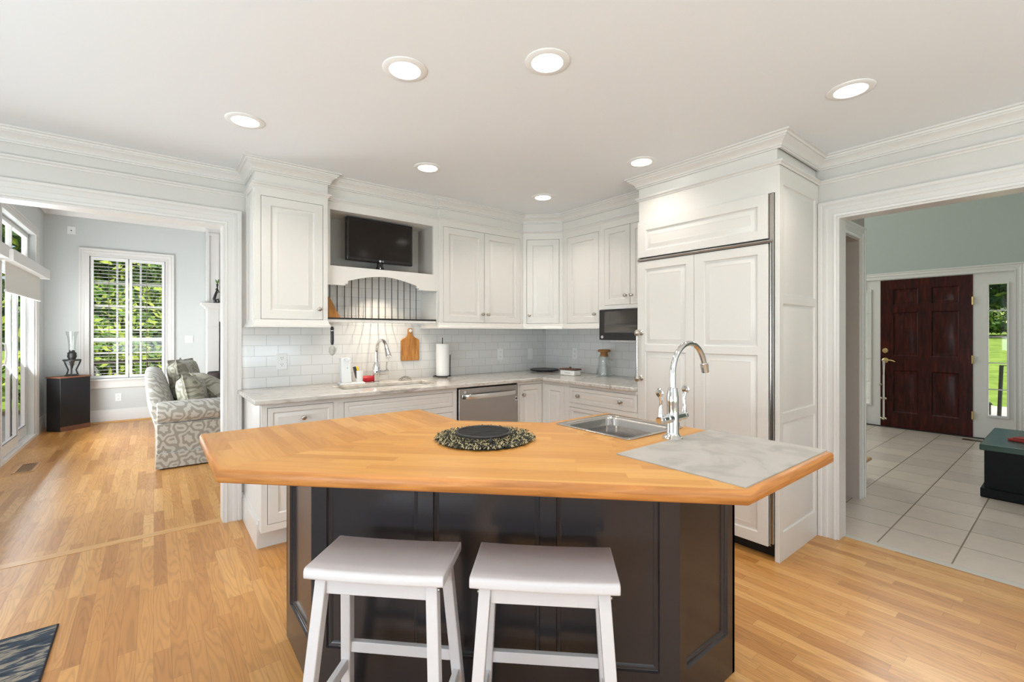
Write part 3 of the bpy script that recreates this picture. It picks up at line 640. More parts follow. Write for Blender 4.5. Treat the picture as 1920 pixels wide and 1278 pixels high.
# corner base
t = thing('base_cabinet', 'white corner base cabinet with two small doors meeting in the corner', 'cabinet', (2.755, BY, 0), 0, 'white base cabinets')
b = MB(); b.frame(-.291, TOE, 0, .8825, [(-.269, .158, -.003, .862)], 0, .02)
b.box(-.291, .0215, TOE, .0, .64, .8825); b.box(.0215, -.30, TOE, .63, .64, .8825)
us = (-.30, 0, -.28, -.038); vs = (TOE, .8825, .158, .86)
b.grid(us, vs, lambda u, v: us[2] < u < us[3] and vs[2] < v < vs[3], 0, .02, lambda u, v, w: (w, u, v)); b.box(-.291, .07, 0, .07, .09, TOE); b.box(.07, -.30, 0, .09, .09, TOE); b.build('cabinet_body', CAB, t, bev=.001)
door(t, -.269, .158, -.003, .862, [(-.228, .773)], .05)
b = MB(); b.slab(.04, .16, .278, .858, [(.09, .21, .228, .808)], -.001, .019, DOORP); b.build('door', CAB, t, rz=-90, bev=.0012)
# drawer base on the side wall
t = thing('base_cabinet', 'white base cabinet with wide two-knob drawers beside the refrigerator', 'cabinet', (2.755, 2.735, 0), -90, 'white base cabinets')
w = .712; H = [(.042, .726, .717, .858), (.042, .44, .717, .69), (.042, .158, .717, .405)]
b = MB(); b.frame(0, TOE, w, .8825, H, 0, .02); b.box(0, .0215, TOE, w, .63, .8825); b.box(0, .07, 0, w, .09, TOE); b.build('cabinet_body', CAB, t, bev=.001)
for h in H: door(t, *h, [(.15, (h[1] + h[3]) / 2), (.583, (h[1] + h[3]) / 2)], .03, 'drawer_front')

# refrigerator surround and panelled refrigerator
t = thing('refrigerator_surround', 'tall white panelled surround built around the refrigerator', 'cabinet', (2.79, 2.02, 0), -90)
b = MB(); b.box(0, 0, 2.117, .938, .605, 2.436); b.box(0, .0, 0, .004, .605, 2.117); b.box(.926, .0, 0, .938, .605, 2.117); b.build('cabinet_body', CAB, t, bev=.001)
b = MB(); b.slab(0, 0, .605, 2.268, [(.055, 1.53, .55, 2.166), (.048, .847, .546, 1.48), (.048, .161, .546, .792)], -.014, .014, [(.005, .009), (.012, .0095), (.016, .008), (.04, .001)])
sp = b.build('panelled_side', CAB, t); sp.location = (.938, 0, 0); sp.rotation_euler = (0, 0, rad(90))
t = thing('refrigerator', 'built-in refrigerator faced with white raised panels and steel trim', 'refrigerator', (2.79, 2.02, 0), -90)
b = MB(); b.box(.006, .012, .08, .925, .58, 2.112); b.build('cabinet_shell', DARKG, t)
b = MB(); b.box(.006, .06, 0, .925, .58, .08); b.build('toe_kick', DARKG, t)
door(t, .0, 1.853, .897, 2.117, None, name='grille_panel', yf=-.02, panels=[(.07, 1.905, .84, 2.05)])
b = MB(); X0, X1 = .002, .897
b.slab(X0, .08, .4405, 1.825, [(.066, .145, .385, 1.18), (.066, 1.228, .385, 1.77)], -.02, .03, DOORP); b.build('door', CAB, t, bev=.0015)
b = MB(); b.slab(.443, .08, X1, 1.825, [(.508, .145, .84, 1.18), (.508, 1.228, .84, 1.77)], -.02, .03, DOORP); b.build('door', CAB, t, bev=.0015)
b = MB(); b.box(.004, -.014, 1.829, .92, .0, 1.848); b.tube([(.006, -.02, 1.838), (.92, -.02, 1.838)], .008, 10); b.build('horizontal_trim', STEEL, t)
b = MB(); b.box(.9, -.006, .08, .906, .01, 1.826); b.box(.918, -.016, .1, .924, .01, 2.115); b.tube([(.908, -.006, .1), (.908, -.006, 1.83)], .0075, 10); b.build('hinge_trim', STEEL, t)
b = MB(); b.box(.899, -.004, 1.85, .917, .012, 2.112); b.build('vent_strip', NICKEL, t)
b = MB(); b.tube([(.034, -.07, .99), (.034, -.07, 1.30)], .0085, 12); hd = b.build('bar_handle', STEEL, t)
for z in (.985, 1.312):
    b = MB(); b.lathe([(.001, -.024), (.014, -.021), (.021, -.008), (.021, .008), (.014, .021), (.001, .024)], (.034, -.068, z), 'z', 14); b.lathe([(.012, -.07), (.015, -.04), (.011, -.03), (.02, -.02)], (.034, 0, z), 'y', 14); b.build('handle_knob', NICKEL, hd)

# ================================================================ granite counter, sink, backsplash
t = thing('granite_countertop', 'pale gray granite countertop running round the corner of the kitchen', 'countertop', (.46, 3.0, .884))
ox, oy, oz = .46, 3.0, .884
sx0, sx1, sy0, sy1 = 1.045, 1.775, 3.165, 3.47
b = MB(); xs = [.46, 2.72, 3.40, sx0, sx1]; ys = [2.02, 3.0, 3.69, sy0, sy1]
def hole(u, v): return (u < 2.72 and v < 3.0) or (sx0 < u < sx1 and sy0 < v < sy1)
b.grid(xs, ys, hole, 0, .03, lambda u, v, w: (u - ox, v - oy, w)); b.build('slab', GRANITE, t, bev=.006, seg=3)
t = thing('kitchen_sink', 'white undermount sink set in the granite counter below the niche', 'sink', (1.41, 3.32, .68))
b = MB(); hw, hd_ = .37, .158
loft(b, [rr(hw + .012, hd_ + .012, .05, 0), rr(hw + .012, hd_ + .012, .05, .2035), rr(hw - .004, hd_ - .004, .045, .2035), rr(hw - .012, hd_ - .012, .06, .03), rr(hw - .06, hd_ - .06, .05, .016)]); b.build('basin', CERAM, t)
b = MB(); b.lathe([(.045, .017), (.045, .02), (.03, .021), (.02, .018)], (0, 0, 0), 'z', 20); b.build('drain', STEEL, t)
b = MB(); b.box(.485, 3.677, .9145, 3.387, 3.6885, 1.349); b.box(.972, 3.677, 1.349, 1.884, 3.6885, 1.784)
tag(b.build('tile_backsplash', SUBA), 'white subway tile backsplash on the sink wall running up into the niche', 'backsplash')
b = MB(); b.box(3.388, 2.024, .9145, 3.3985, 3.6765, 1.349); tag(b.build('tile_backsplash', SUBB), 'white subway tile backsplash on the short wall below the microwave', 'backsplash')

# ================================================================ kitchen island
BASE = [(.45, 2.14), (.45, 1.747), (1.376, .834), (1.76, .834), (1.76, 1.40), (1.36, 1.40), (1.03, 1.73), (1.03, 2.14)]
t = thing('kitchen_island', 'charcoal painted island base with recessed panels under the butcher block', 'kitchen island', (.9, 1.4, 0))
ox, oy = .9, 1.4
def inset(poly, d):
    n = len(poly); out = []
    for k in range(n):
        p, a, c = Vector(poly[k]), Vector(poly[k - 1]), Vector(poly[(k + 1) % n])
        d1, d2 = (p - a).normalized(), (c - p).normalized(); n1, n2 = Vector((-d1.y, d1.x)), Vector((-d2.y, d2.x))
        m = (n1 + n2) / (1 + n1.dot(n2)); q = p + m * d; out.append((q.x, q.y))
    return out
b = MB(); b.prism([(x - ox, y - oy) for x, y in inset(BASE, .021)], 0, .875); b.build('core', ISL, t)
PZ0, PZ1, IZ = .165, .84, .875
def islpanel(p0, p1, panels, name='panelled_face'):
    p0, p1 = Vector(p0), Vector(p1); L = (p1 - p0).length; a = math.atan2(p1.y - p0.y, p1.x - p0.x)
    b = MB(); b.slab(0, 0, L, IZ, panels, 0, .02, FLATP); o = b.build(name, ISL, t, bev=.0015)
    o.location = (p0.x - ox, p0.y - oy, 0); o.rotation_euler = (0, 0, a); return o
islpanel(BASE[0], BASE[1], [(.06, PZ0, .335, PZ1)])
islpanel(BASE[1], BASE[2], [(.058, PZ0, .40, PZ1), (.455, PZ0, .834, PZ1), (.889, PZ0, 1.235, PZ1)])
islpanel(BASE[2], BASE[3], [(.042, PZ0, .328, PZ1)])
islpanel(BASE[3], BASE[4], [(.06, PZ0, .50, PZ1)])
islpanel(BASE[7], BASE[0], [(.06, PZ0, .52, PZ1)])
islpanel(BASE[4], BASE[5], [(.05, PZ0, .35, PZ1)])
islpanel(BASE[6], BASE[7], [(.05, PZ0, .36, PZ1)])
# butcher block
TOP = [(.14, 2.15), (.14, 1.548), (1.165, .513), (1.772, .513), (1.772, 1.473), (1.37, 1.473), (1.088, 1.76), (1.088, 2.15)]
SK = (1.385, 1.05, 1.715, 1.405)   # sink cut-out
tb = thing('butcher_block_worktop', 'honey maple butcher block worktop with mitred wings on the island', 'worktop', (.9, 1.4, .876))
def ring(b, d, z): return b.pts([(x - ox, y - oy, z) for x, y in inset(TOP, d)])
b = MB(); R = [ring(b, .006, 0), ring(b, 0, .006), ring(b, 0, .026), ring(b, .002, .032), ring(b, .006, .036), ring(b, .012, .038)]
for A, B in zip(R, R[1:]):
    for j in range(8): b.face((A[j], A[(j + 1) % 8], B[(j + 1) % 8], B[j]), 0)
top = R[-1]; bot = R[0]
# top surface in three mitred fields; the right field has the sink cut-out
b.face((top[0], top[1], top[6], top[7]), 2)
b.face((top[1], top[2], top[5], top[6]), 1)
s = b.pts([(SK[0] - ox, SK[1] - oy, .038), (SK[2] - ox, SK[1] - oy, .038), (SK[2] - ox, SK[3] - oy, .038), (SK[0] - ox, SK[3] - oy, .038)])
s2 = b.pts([(SK[0] - ox, SK[1] - oy, 0), (SK[2] - ox, SK[1] - oy, 0), (SK[2] - ox, SK[3] - oy, 0), (SK[0] - ox, SK[3] - oy, 0)])
b.face((top[2], top[3], s[1], s[0]), 3); b.face((top[3], top[4], s[2], s[1]), 3); b.face((top[4], top[5], s[3], s[2]), 3); b.face((top[5], top[2], s[0], s[3]), 3)
b.face((bot[0], bot[1], bot[6], bot[7]), 0); b.face((bot[1], bot[2], bot[5], bot[6]), 0)
b.face((bot[2], bot[3], s2[1], s2[0]), 0); b.face((bot[3], bot[4], s2[2], s2[1]), 0); b.face((bot[4], bot[5], s2[3], s2[2]), 0); b.face((bot[5], bot[2], s2[0], s2[3]), 0)
for k in range(4): b.face((s[k], s[(k + 1) % 4], s2[(k + 1) % 4], s2[k]), 0)
b.build('block_top', [BUTE, BUTC, BUTL, BUTR], tb, ang=50)
# prep sink
t = thing('prep_sink', 'small stainless steel drop-in sink in the right wing of the butcher block', 'sink', (1.55, 1.2275, .74))
b = MB(); hx, hy = .187, .197
loft(b, [rr(hx - .028, hy - .028, .03, .002), rr(hx - .026, hy - .026, .035, .1735), rr(hx, hy, .022, .1748), rr(hx, hy, .022, .177), rr(hx - .004, hy - .004, .02, .1785), rr(hx - .022, hy - .022, .03, .177), rr(hx - .032, hy - .032, .045, .165), rr(hx - .042, hy - .042, .055, .03), rr(hx - .07, hy - .07, .05, .012), rr(hx - .1, hy - .1, .04, .01)]); b.build('basin', STEEL, t, ang=50)
b = MB(); b.lathe([(.04, .0105), (.04, .014), (.028, .0145), (.02, .011)], (0, 0, 0), 'z', 20); b.build('drain', CHROME, t)
t = thing('drain_stopper', 'small dark blue rubber stopper on the sink rim behind the island faucet', 'stopper', (1.70, 1.045, .919))
b = MB(); b.lathe([(.003, 0), (.011, .002), (.012, .018), (.008, .026), (.004, .03), (.004, .04), (.001, .041)], (0, 0, 0), 'z', 14); b.build('plug', BLUE, t)
b = MB(); b.tube([(.006 * cos(a), 0, .044 + .006 * sin(a)) for a in [2 * pi * k / 12 for k in range(12)]], .0016, 6, closed=True); b.build('ring', BLUE, t)
# island faucet
t = thing('island_faucet', 'tall chrome gooseneck faucet with two wrist-blade handles beside the prep sink', 'faucet', (1.523, .952, .914))
b = MB(); b.lathe([(.038, 0), (.038, .004), (.034, .009), (.026, .015), (.022, .024), (.0215, .118), (.022, .135), (.0225, .15), (.0195, .172), (.016, .19), (.013, .192), (.001, .192)], (0, 0, 0), 'z', 28); b.build('body', CHROME, t)
b = MB(); P = [(0, 0, .185), (0, 0, .24)] + [(.115 - .115 * cos(a), 0, .24 + .115 * sin(a)) for a in [pi * k / 20 * .93 for k in range(1, 21)]]
b.tube(P, .0105, 16); sp_ = b.build('gooseneck', CHROME, t)
e0, e1 = Vector(P[-2]), Vector(P[-1]); dd = (e1 - e0).normalized()
b = MB(); b.tube([e1 - dd * .008, e1 + dd * .012, e1 + dd * .013, e1 + dd * .03], [.0155, .0155, .0145, .0145], 18); b.build('aerator', CHROME, sp_)
b = MB(); b.tube([(-.068, 0, .078), (-.04, 0, .078), (-.039, 0, .078), (.039, 0, .078), (.04, 0, .078), (.068, 0, .078)], [.015, .015, .018, .018, .015, .015], 18); b.build('crossbar', CHROME, t)
for sg in (-1, 1):
    b = MB(); x = .078 * sg
    b.lathe([(.012, -.012), (.0145, -.008), (.0145, .008), (.012, .012)], (x, 0, .078), 'x', 16)
    b.tube([(x, 0, .08), (x + .002 * sg, 0, .115), (x - .003 * sg, 0, .145), (x + .004 * sg, 0, .166)], [.0105, .006, .005, .007], 12)
    b.lathe([(.001, -.0055), (.013, -.004), (.0165, 0), (.013, .004), (.001, .0055)], (x + .008 * sg, 0, .178), 'x', 18); b.build('wrist_blade_handle', CHROME, t)
# gray mat, placemat, trivet
b = MB(); b.box(-.295, -.205, 0, .295, .205, .003); tag(b.build('counter_mat', MATG, loc=(1.473, .735, .9142)), 'thin gray rectangular mat covering the right end of the butcher block', 'mat')
t = thing('placemat', 'round shaggy woven dark straw placemat in the middle of the island', 'placemat', (.97, 1.387, .9142))
b = MB(); b.lathe([(.172, 0), (.176, .004), (.172, .006), (.001, .006)], (0, 0, 0), 'z', 48); b.build('backing', STRAWD, t)
b = MB(); rnd = random.Random(3)
for k in range(1900):
    r = .188 * math.sqrt(rnd.uniform(0, 1)); a = rnd.uniform(0, 2 * pi); c = a + rnd.choice((0, pi / 2)) + rnd.uniform(-.7, .7); L = rnd.uniform(.012, .03)
    if r > .178: L *= .6
    z0 = .006 + rnd.uniform(0, .004); p = Vector((r * cos(a), r * sin(a), z0)); d = Vector((cos(c), sin(c), 0)) * L / 2; up = Vector((0, 0, rnd.uniform(.003, .008)))
    mi = 0 if rnd.random() < .5 else 1; w = rnd.uniform(.003, .005); q = d.normalized().cross(Vector((0, 0, 1))) * w / 2
    i = b.pts([p - d - q, p - d + q, p + up - q, p + up + q, p + d - q, p + d + q])
    b.face((i[0], i[2], i[3], i[1]), mi); b.face((i[2], i[4], i[5], i[3]), mi)
b.build('woven_straw', [STRAW, STRAWD], t)
t = thing('grill_trivet', 'round black iron grill trivet on the straw placemat', 'trivet', (.953, 1.372, .9288))
b = MB(); b.tube([(.098 * cos(a), .098 * sin(a), .016) for a in [2 * pi * k / 48 for k in range(48)]], .005, 8, closed=True); b.build('rim', BLKIRON, t)
b = MB()
for k in range(-4, 5):
    d = k * .0195; h = math.sqrt(max(0, .098 ** 2 - d * d)); u, v = Vector((.7071, -.7071, 0)), Vector((.7071, .7071, 0)); b.tube([v * d - u * h + Vector((0, 0, .014)), v * d + u * h + Vector((0, 0, .014))], .0026, 8)
b.build('bars', BLKIRON, t)
for a in (20, 140, 250): b = MB(); b.tube([(.098 * cos(rad(a)), .098 * sin(rad(a)), .016), (.1 * cos(rad(a)), .1 * sin(rad(a)), .002)], .006, 8); b.build('foot', BLKIRON, t)

# ================================================================ stools
def make_stool(label):
    t = thing('bar_stool', label, 'stool', (0, 0, 0), 0, 'white stools at the island')
    # local x = long direction, -y = towards the camera
    b = MB(); n = 16; hl, hw = .21, .115; th = .032
    def top(x): return .616 + .004 * (x / hl) ** 2
    prof = []
    rings = []
    for k in range(n + 1):
        x = -hl + 2 * hl * k / n; z = top(x); e = .006
        q = [(-hw + .004, z - th), (-hw, z - th + .004), (-hw, z - .010), (-hw + .004, z - .003), (-hw + .011, z), (hw - .011, z), (hw - .004, z - .003), (hw, z - .010), (hw, z - th + .004), (hw - .004, z - th)]
        rings.append(b.pts([(x, y, zz) for y, zz in q]))
    for A, B in zip(rings, rings[1:]):
        for j in range(len(A)): b.face((A[j], A[(j + 1) % len(A)], B[(j + 1) % len(A)], B[j]))
    b.face(rings[0]); b.face(rings[-1][::-1]); b.build('seat', STOOL, t, bev=.004, ang=45)
    tx, ty, fx, fy = .168, .075, .205, .15; zt = .588
    for sx in (-1, 1):
        for sy in (-1, 1):
            b = MB(); a, c = Vector((fx * sx, fy * sy, 0)), Vector((tx * sx, ty * sy, zt)); b.beam(a, c, .034, .034, (0, 1, 0)); b.build('leg', STOOL, t, bev=.003)
    lx = lambda z: fx + (tx - fx) * z / zt; ly = lambda z: fy + (ty - fy) * z / zt
    for sy in (-1, 1):
        b = MB(); z = .558; b.beam((-lx(z) + .016, ly(z) * sy, z), (lx(z) - .016, ly(z) * sy, z), .046, .018, (0, 1, 0)); b.build('apron', STOOL, t, bev=.002)
        b = MB(); z = .24; b.beam((-lx(z) + .016, ly(z) * sy, z), (lx(z) - .016, ly(z) * sy, z), .036, .02, (0, 1, 0)) if sy > 0 else b.beam((-lx(.14) + .016, -ly(.14), .14), (lx(.14) - .016, -ly(.14), .14), .036, .02, (0, 1, 0)); b.build('stretcher', STOOL, t, bev=.002)
    for sx in (-1, 1):
        b = MB(); z = .568; b.beam((lx(z) * sx, -ly(z) + .016, z), (lx(z) * sx, ly(z) - .016, z), .03, .018, (1, 0, 0)); b.build('apron', STOOL, t, bev=.002)
        b = MB(); z = .18; b.beam((lx(z) * sx, -ly(z) + .016, z), (lx(z) * sx, ly(z) - .016, z), .036, .02, (1, 0, 0)); b.build('stretcher', STOOL, t, bev=.002)
    for sx in (-1, 1): b = MB(); b.lathe([(.006, 0), (.006, .004), (.001, .006)], (lx(.55) * sx + .016 * sx, -.08, .565), 'x', 10) if sx > 0 else b.lathe([(.001, -.006), (.006, -.004), (.006, 0)], (lx(.55) * sx - .016, -.08, .565), 'x', 10); b.build('screw_cap', NICKEL, t)
    return t
s1 = make_stool('left one of two white backless stools at the island, nearer the living room')
s1.location = (.571, 1.348, 0); s1.rotation_euler = (0, 0, rad(-45))
dup(s1, (.926, 1.010, 0), -43.5, 'right one of two white backless stools at the island, nearer the refrigerator')

# ================================================================ ceiling lights
def make_light(label):
    t = thing('recessed_light', label, 'ceiling light', (0, 0, 0), 0, 'recessed ceiling lights')
    b = MB(); b.lathe([(.062, -.001), (.066, -.007), (.088, -.006), (.093, -.003), (.094, -.0002)], (0, 0, 0), 'z', 40); b.build('trim_ring', WHITEP, t)
    b = MB(); b.lathe([(.061, -.0045), (.05, -.0065), (.001, -.007)], (0, 0, 0), 'z', 40); b.build('lens', LENS, t)
    return t
LP = [((.381, 2.767), 'recessed ceiling light nearest the living room opening and the tall cabinet'),
      ((.844, 1.805), 'recessed ceiling light over the left wing of the island, left of the near pair'),
      ((1.286, 1.386), 'recessed ceiling light over the island centre, right of the near pair'),
      ((2.538, .668), 'recessed ceiling light nearest the foyer opening, right of the refrigerator'),
      ((1.466, 2.776), 'small-looking recessed ceiling light above the television niche'),
      ((2.521, 1.805), 'recessed ceiling light just in front of the refrigerator top panel'),
      ((2.535, 2.784), 'recessed ceiling light nearest the kitchen corner')]
LP += [((.5, .45), 'added recessed ceiling light above the stools, out of view'),
       ((-.9, .9), 'added recessed ceiling light over the left floor, out of view'),
       ((1.7, -.5), 'added recessed ceiling light over the right floor, out of view')]  # three unseen fixtures added to light the stools and floor evenly
L0 = None
for (x, y), lab in LP:
    if L0 is None: L0 = make_light(lab); L0.location = (x, y, CH)
    else: dup(L0, (x, y, CH), 0, lab)
    lamp('downlight', 'AREA', (x, y, CH - .009), (0, 0, 0), 1.9 if (x > 2.4 and 1 < y < 2) else 3.6, (1, .92, .82), .11, shape='DISK', spread=rad(128))

# ================================================================ small things at the sink wall
def outlet(name, label, cat, loc, rz, kind):
    t = thing(name, label, cat, loc, rz)
    b = MB(); b.box(-.036, -.005, -.058, .036, 0, .058); b.build('cover_plate', WHITEP, t, bev=.002)
    if kind == 'o':
        for z in (-.024, .024):
            b = MB(); b.lathe([(.016, -.0055), (.016, -.0065), (.001, -.0066)], (0, 0, z), 'y', 20)
            for x in (-.0065, .0065): b.box(x - .0012, -.0072, z + .001, x + .0012, -.006, z + .009, 1)
            b.lathe([(.0025, -.0062), (.0025, -.0071), (.0005, -.0072)], (0, 0, z - .007), 'y', 8, 1); b.build('receptacle', [WHITEP, INK], t)
    else:
        b = MB(); b.box(-.016, -.008, -.032, .016, -.004, .032); b.build('rocker', WHITEP, t, bev=.001)
    return t
outlet('wall_outlet', 'white outlet on the tile left of the hanging brush', 'outlet', (.741, 3.6775, 1.1), 0, 'o')
outlet('wall_outlet', 'white outlet on the tile above the dishwasher', 'outlet', (2.761, 3.6775, 1.094), 0, 'o')
outlet('wall_outlet', 'white outlet partly hidden behind the paper towel roll', 'outlet', (2.06, 3.6775, 1.097), 0, 'o')
outlet('light_switch', 'white rocker switch on the tile nearest the corner', 'switch', (3.16, 3.6775, 1.088), 0, 's')
outlet('wall_outlet', 'white outlet on the side wall tile above the butter dish', 'outlet', (3.3875, 3.232, 1.1), -90, 'o')
outlet('wall_outlet', 'white outlet low under the living room window', 'outlet', (-.414, 8.8995, .36), 0, 'o')
t = outlet('light_switch', 'white double switch plate on the living room wall right of the window', 'switch', (.442, 8.8995, 1.217), 0, 's'); t.scale = (1.5, 1, 1)
t = thing('wall_sensor', 'small white square sensor plate high in the living room corner', 'sensor', (-.917, 8.8995, 2.77))
b = MB(); b.box(-.045, -.012, -.055, .045, 0, .055); b.build('case', WHITEP, t, bev=.004)
b = MB(); b.lathe([(.008, -.0125), (.008, -.014), (.001, -.0145)], (.0, 0, -.005), 'y', 12); b.build('eye', INK, t)

t = thing('television', 'small flat black television standing in the niche over the sink', 'television', (1.42, 3.50, 1.8035))
b = MB(); b.box(-.277, -.03, .064, .277, .012, .397); fr = b.build('housing', plain('glossy_black', (.008, .007, .007, 1), .12), t, bev=.008, seg=3); fr.rotation_euler = (0, 0, rad(2))
b = MB(); b.box(-.257, -.0312, .09, .257, -.0295, .379); b.build('screen', SCREEN, fr)
text('logo', 'LG', .016, BADGE, fr, (.012, -.031, .077), (rad(90), 0, 0))
b = MB(); b.lathe([(.009, -.0302), (.009, -.0312), (.006, -.0313)], (-.01, 0, .077), 'y', 16); b.build('round_logo', BADGE, fr)
b = MB(); b.lathe([(.1, 0), (.1, .004), (.06, .010), (.035, .016), (.025, .04), (.022, .075), (.001, .076)], (0, -.005, 0), 'z', 28, 0, 1, .8); b.build('stand', plain('glossy_black_stand', (.01, .009, .009, 1), .15), t)

t = thing('kitchen_faucet', 'chrome pull-down faucet behind the sink under the niche', 'faucet', (1.412, 3.55, .914))
b = MB(); b.lathe([(.03, 0), (.03, .006), (.024, .012), (.03, .05), (.034, .09), (.031, .12), (.022, .15), (.018, .165), (.001, .165)], (0, 0, 0), 'z', 26); b.build('body', CHROME, t)
P = [(0, 0, .155), (0, 0, .24)] + [(0, -.105 + .105 * cos(a), .24 + .1 * sin(a)) for a in [pi * k / 18 * .86 for k in range(1, 19)]]
b = MB(); b.tube(P, .0135, 16); g = b.build('gooseneck', CHROME, t)
e0, e1 = Vector(P[-2]), Vector(P[-1]); dd = (e1 - e0).normalized()
b = MB(); b.tube([e1, e1 + dd * .02, e1 + dd * .06, e1 + dd * .085], [.0155, .017, .023, .024], 18); b.build('spray_head', CHROME, g)
b = MB(); b.tube([(.02, 0, .075), (.07, 0, .075), (.072, 0, .075), (.1, 0, .078)], [.019, .019, .022, .022], 16); b.tube([(.09, 0, .085), (.085, 0, .12), (.09, 0, .16)], [.008, .005, .006], 10); b.build('side_lever', CHROME, t)

t = thing('cutting_board', 'small wooden paddle board hanging on the tile by the faucet', 'cutting board', (1.764, 3.6775, 1.07))
prof = [(-.082, 0), (.082, 0), (.086, .006), (.086, .175), (.075, .19), (.04, .205), (.024, .225), (.02, .26), (.022, .272), (.012, .284), (-.012, .284), (-.022, .272), (-.02, .26), (-.024, .225), (-.04, .205), (-.075, .19), (-.086, .175), (-.086, .006)]
b = MB(); b.prismy(prof, -.016, -.001); b.build('board', WOODB, t, bev=.003)
b = MB(); b.lathe([(.014, 0), (.014, -.02), (.006, -.022), (.006, -.03), (.001, -.031)], (0, 0, .262), 'y', 16); b.build('white_peg', WHITEP, t)
t = thing('paper_towel_holder', 'black wire paper towel stand with a white roll on the counter', 'paper towel', (2.035, 3.575, .9145))
b = MB(); b.tube([(.075 * cos(a), .075 * sin(a), .012) for a in [2 * pi * k / 30 for k in range(30)]], .004, 8, closed=True)
for a in (30, 150, 270): b.tube([(.075 * cos(rad(a)), .075 * sin(rad(a)), .012), (.08 * cos(rad(a)), .08 * sin(rad(a)), .003)], .005, 8)
b.tube([(-.075, 0, .012), (.075, 0, .012)], .004, 8); b.tube([(0, 0, .012), (0, 0, .355)], .004, 8); b.tube([(.078, 0, .012), (.08, 0, .2)], .0045, 8); b.build('wire_frame', BLKIRON, t)
b = MB(); b.lathe([(.02, .016), (.056, .016), (.057, .02), (.057, .296), (.056, .30), (.02, .30), (.018, .29)], (0, 0, 0), 'z', 32); b.build('towel_roll', PAPER, t)
t = thing('can_opener', 'white upright electric can opener on the counter left of the faucet', 'can opener', (1.165, 3.535, .9145), -8)
b = MB(); b.prism([(-.055, -.05), (.125, -.05), (.135, -.04), (.135, .04), (.125, .05), (-.055, .05)], 0, .014); b.build('base', WHITEP, t, bev=.003)
b = MB(); b.prismy([(-.04, .014), (.035, .014), (.022, .20), (.01, .208), (-.045, .205)], -.045, .045); hb = b.build('housing', WHITEP, t, bev=.006, seg=3)
b = MB(); b.box(-.02, -.06, .185, .02, -.045, .20); b.lathe([(.004, -.0455), (.004, -.049), (.001, -.05)], (.0, 0, .13), 'y', 10); b.build('cutter', STEEL, hb)
t = thing('sponge_cup', 'white cup holding a yellow and black scrubber beside the can opener', 'cup', (1.262, 3.522, .9288))
b = MB(); b.lathe([(.024, 0), (.026, .004), (.029, .088), (.027, .088), (.024, .01)], (0, 0, 0), 'z', 24); b.build('cup', WHITEP, t)
b = MB(); M = Matrix.Rotation(rad(-14), 4, 'Y'); b.box(-.018, -.012, .03, .0, .012, .125, 1, M); b.box(.0, -.012, .03, .016, .012, .122, 0, M); b.build('scrubber', [YEL, INK], t)
b = MB(); b.lathe([(.001, -.05), (.022, -.046), (.026, -.03), (.026, .02), (.02, .044), (.001, .052)], (0, 0, .028), 'x', 16); tag(b.build('scrub_sponge', REDP, loc=(1.345, 3.56, .9155)), 'red rounded scrub sponge lying by the foot of the faucet', 'sponge')
t = thing('sink_strainer', 'wire mesh sink strainer lying on the counter right of the faucet', 'strainer', (1.66, 3.545, .9145))
b = MB()
for r, h in ((.052, .006), (.044, .016), (.03, .026), (.012, .032)): b.tube([(r * cos(a), r * sin(a), h) for a in [2 * pi * k / 24 for k in range(24)]], .0022, 6, closed=True)
for a in range(0, 180, 30):
    ca, sa = cos(rad(a)), sin(rad(a)); b.tube([(r * ca, r * sa, h) for r, h in ((-.058, .002), (-.044, .016), (-.02, .03), (0, .033), (.02, .03), (.044, .016), (.058, .002))], .0018, 6)
b.build('wire_dome', STEEL, t)
t = thing('dish_brush', 'black-handled dish brush hanging below the left end of the niche shelf', 'brush', (1.02, 3.40, 1.36))
b = MB(); b.tube([(0, 0, -.002), (0, 0, -.012), (0, .0, -.05), (0, .0, -.11), (0, 0, -.135)], [.008, .0125, .0115, .012, .009], 12); b.tube([(0, 0, -.03), (0, 0, -.034)], .0128, 12, 1); b.build('handle', [BLACK, BADGE], t)
b = MB(); rnd = random.Random(5)
b.lathe([(.004, -.135), (.016, -.15), (.022, -.175), (.019, -.2), (.008, -.212), (.001, -.213)], (0, 0, 0), 'z', 16)
for k in range(160):
    a = rnd.uniform(0, 2 * pi); c = rnd.uniform(-1, 1); d = Vector((cos(a) * math.sqrt(1 - c * c), sin(a) * math.sqrt(1 - c * c), c)); p = Vector((0, 0, -.175)); b.tube([p + d * .015, p + d * rnd.uniform(.026, .036)], .0007, 3, cap=False)
b.build('bristles', BRISTLE, t)
b = MB(); b.prismy([(-.07, 0), (.06, 0), (.075, .03), (-.02, .17), (-.05, .19), (-.07, .18)], -.009, .009); o = tag(b.build('bread_board', WOODB, loc=(1.085, 3.565, 1.4005), bev=.003), 'curved wooden board leaning at the left end of the niche shelf', 'cutting board'); o.rotation_euler = (rad(-8), 0, rad(40))
